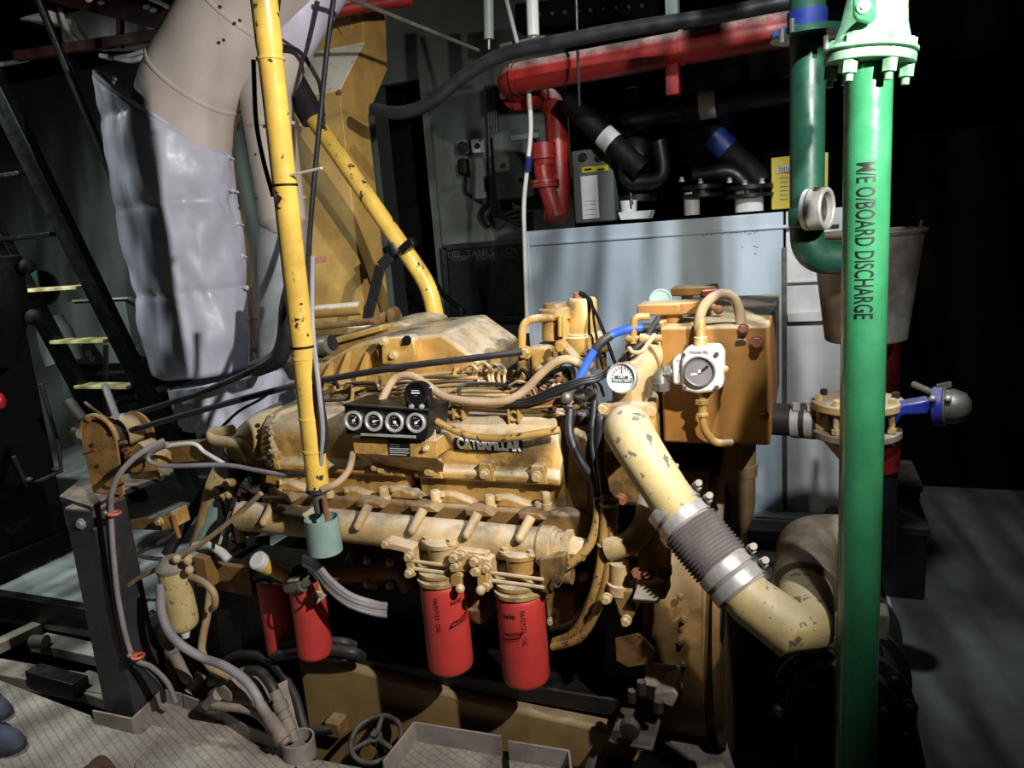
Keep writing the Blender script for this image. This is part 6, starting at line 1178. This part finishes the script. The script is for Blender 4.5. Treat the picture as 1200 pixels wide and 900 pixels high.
tt = pz(9, 843, 0); shoe('navy_shoe', tt - V((.28, -.02, 0)), tt, .28, shoe_b, shoe_d, 'second navy canvas shoe, toe barely showing by the plate edge', 'shoe', h=.10)
# ================================================================== light
def lamp(name, kind, loc, energy, col=(1, 1, 1), **k):
    l = bpy.data.lights.new(name, kind); l.energy = energy; l.color = col
    for a_, b_ in k.items(): setattr(l, a_, b_)
    o = bpy.data.objects.new(name, l); COL.objects.link(o); o.location = V(loc); return o
LK = V((.62, .70, 2.1))
key = lamp('work_lamp', 'SPOT', LK, 345, (1, .965, .91), shadow_soft_size=.022, spot_size=math.radians(100), spot_blend=1.0)
aim = V((-1.8, 2.1, 1.3)); key.rotation_euler = (aim - LK).to_track_quat('-Z', 'Y').to_euler()
def ribbed(lampo, rot, sc, lo, hi):       # ribbed lamp glass: bright and dim streaks across the beam
    l = lampo.data; l.use_nodes = True; nt = l.node_tree; N = nt.nodes; L_ = nt.links; em = [n for n in N if n.type == 'EMISSION'][0]
    tc = N.new('ShaderNodeTexCoord'); mp = N.new('ShaderNodeMapping'); mp.inputs['Rotation'].default_value = (0, 0, math.radians(rot)); mp.inputs['Scale'].default_value = sc
    L_.new(tc.outputs['Normal'], mp.inputs[0]); nz = N.new('ShaderNodeTexNoise'); nz.inputs['Scale'].default_value = 1; nz.inputs['Detail'].default_value = 2; L_.new(mp.outputs[0], nz.inputs['Vector'])
    mr = N.new('ShaderNodeMapRange'); L_.new(nz.outputs['Fac'], mr.inputs[0])
    for i, q in enumerate((.38, .62, lo, hi)): mr.inputs[i + 1].default_value = q
    L_.new(mr.outputs[0], em.inputs['Strength'])
ribbed(key, 14, (34, 3.2, 3), .85, 1.1)
oh = lamp('ceiling_lamp', 'SPOT', (.29, 1.0, 2.98), 300, (.90, .965, 1), shadow_soft_size=.03, spot_size=math.radians(80), spot_blend=.7)
oh.rotation_euler = (V((-.4, 3.4, 1.15)) - oh.location).to_track_quat('-Z', 'Y').to_euler(); ribbed(oh, -14, (38, 3, 3), .35, 1.3)
ov = lamp('deck_lamp', 'SPOT', (-3.95, 1.6, 2.95), 270, (.88, 1, .97), shadow_soft_size=.04, spot_size=math.radians(135), spot_blend=1.0)
ov.rotation_euler = (V((-3.9, 2.85, .5)) - ov.location).to_track_quat('-Z', 'Y').to_euler(); ribbed(ov, 30, (26, 3, 3), .25, 1.2)
w = bpy.data.worlds.new('world'); SC.world = w; w.use_nodes = True; w.node_tree.nodes['Background'].inputs[0].default_value = (.5, .55, .55, 1); w.node_tree.nodes['Background'].inputs[1].default_value = .02
vs = SC.view_settings; vs.view_transform = 'Standard'; vs.look = 'None'; vs.exposure = 0; vs.gamma = 1; vs.use_curve_mapping = False
SC.cycles.max_bounces = 6; SC.cycles.diffuse_bounces = 3; SC.cycles.use_denoising = True
SC.cycles.sample_clamp_indirect = 4
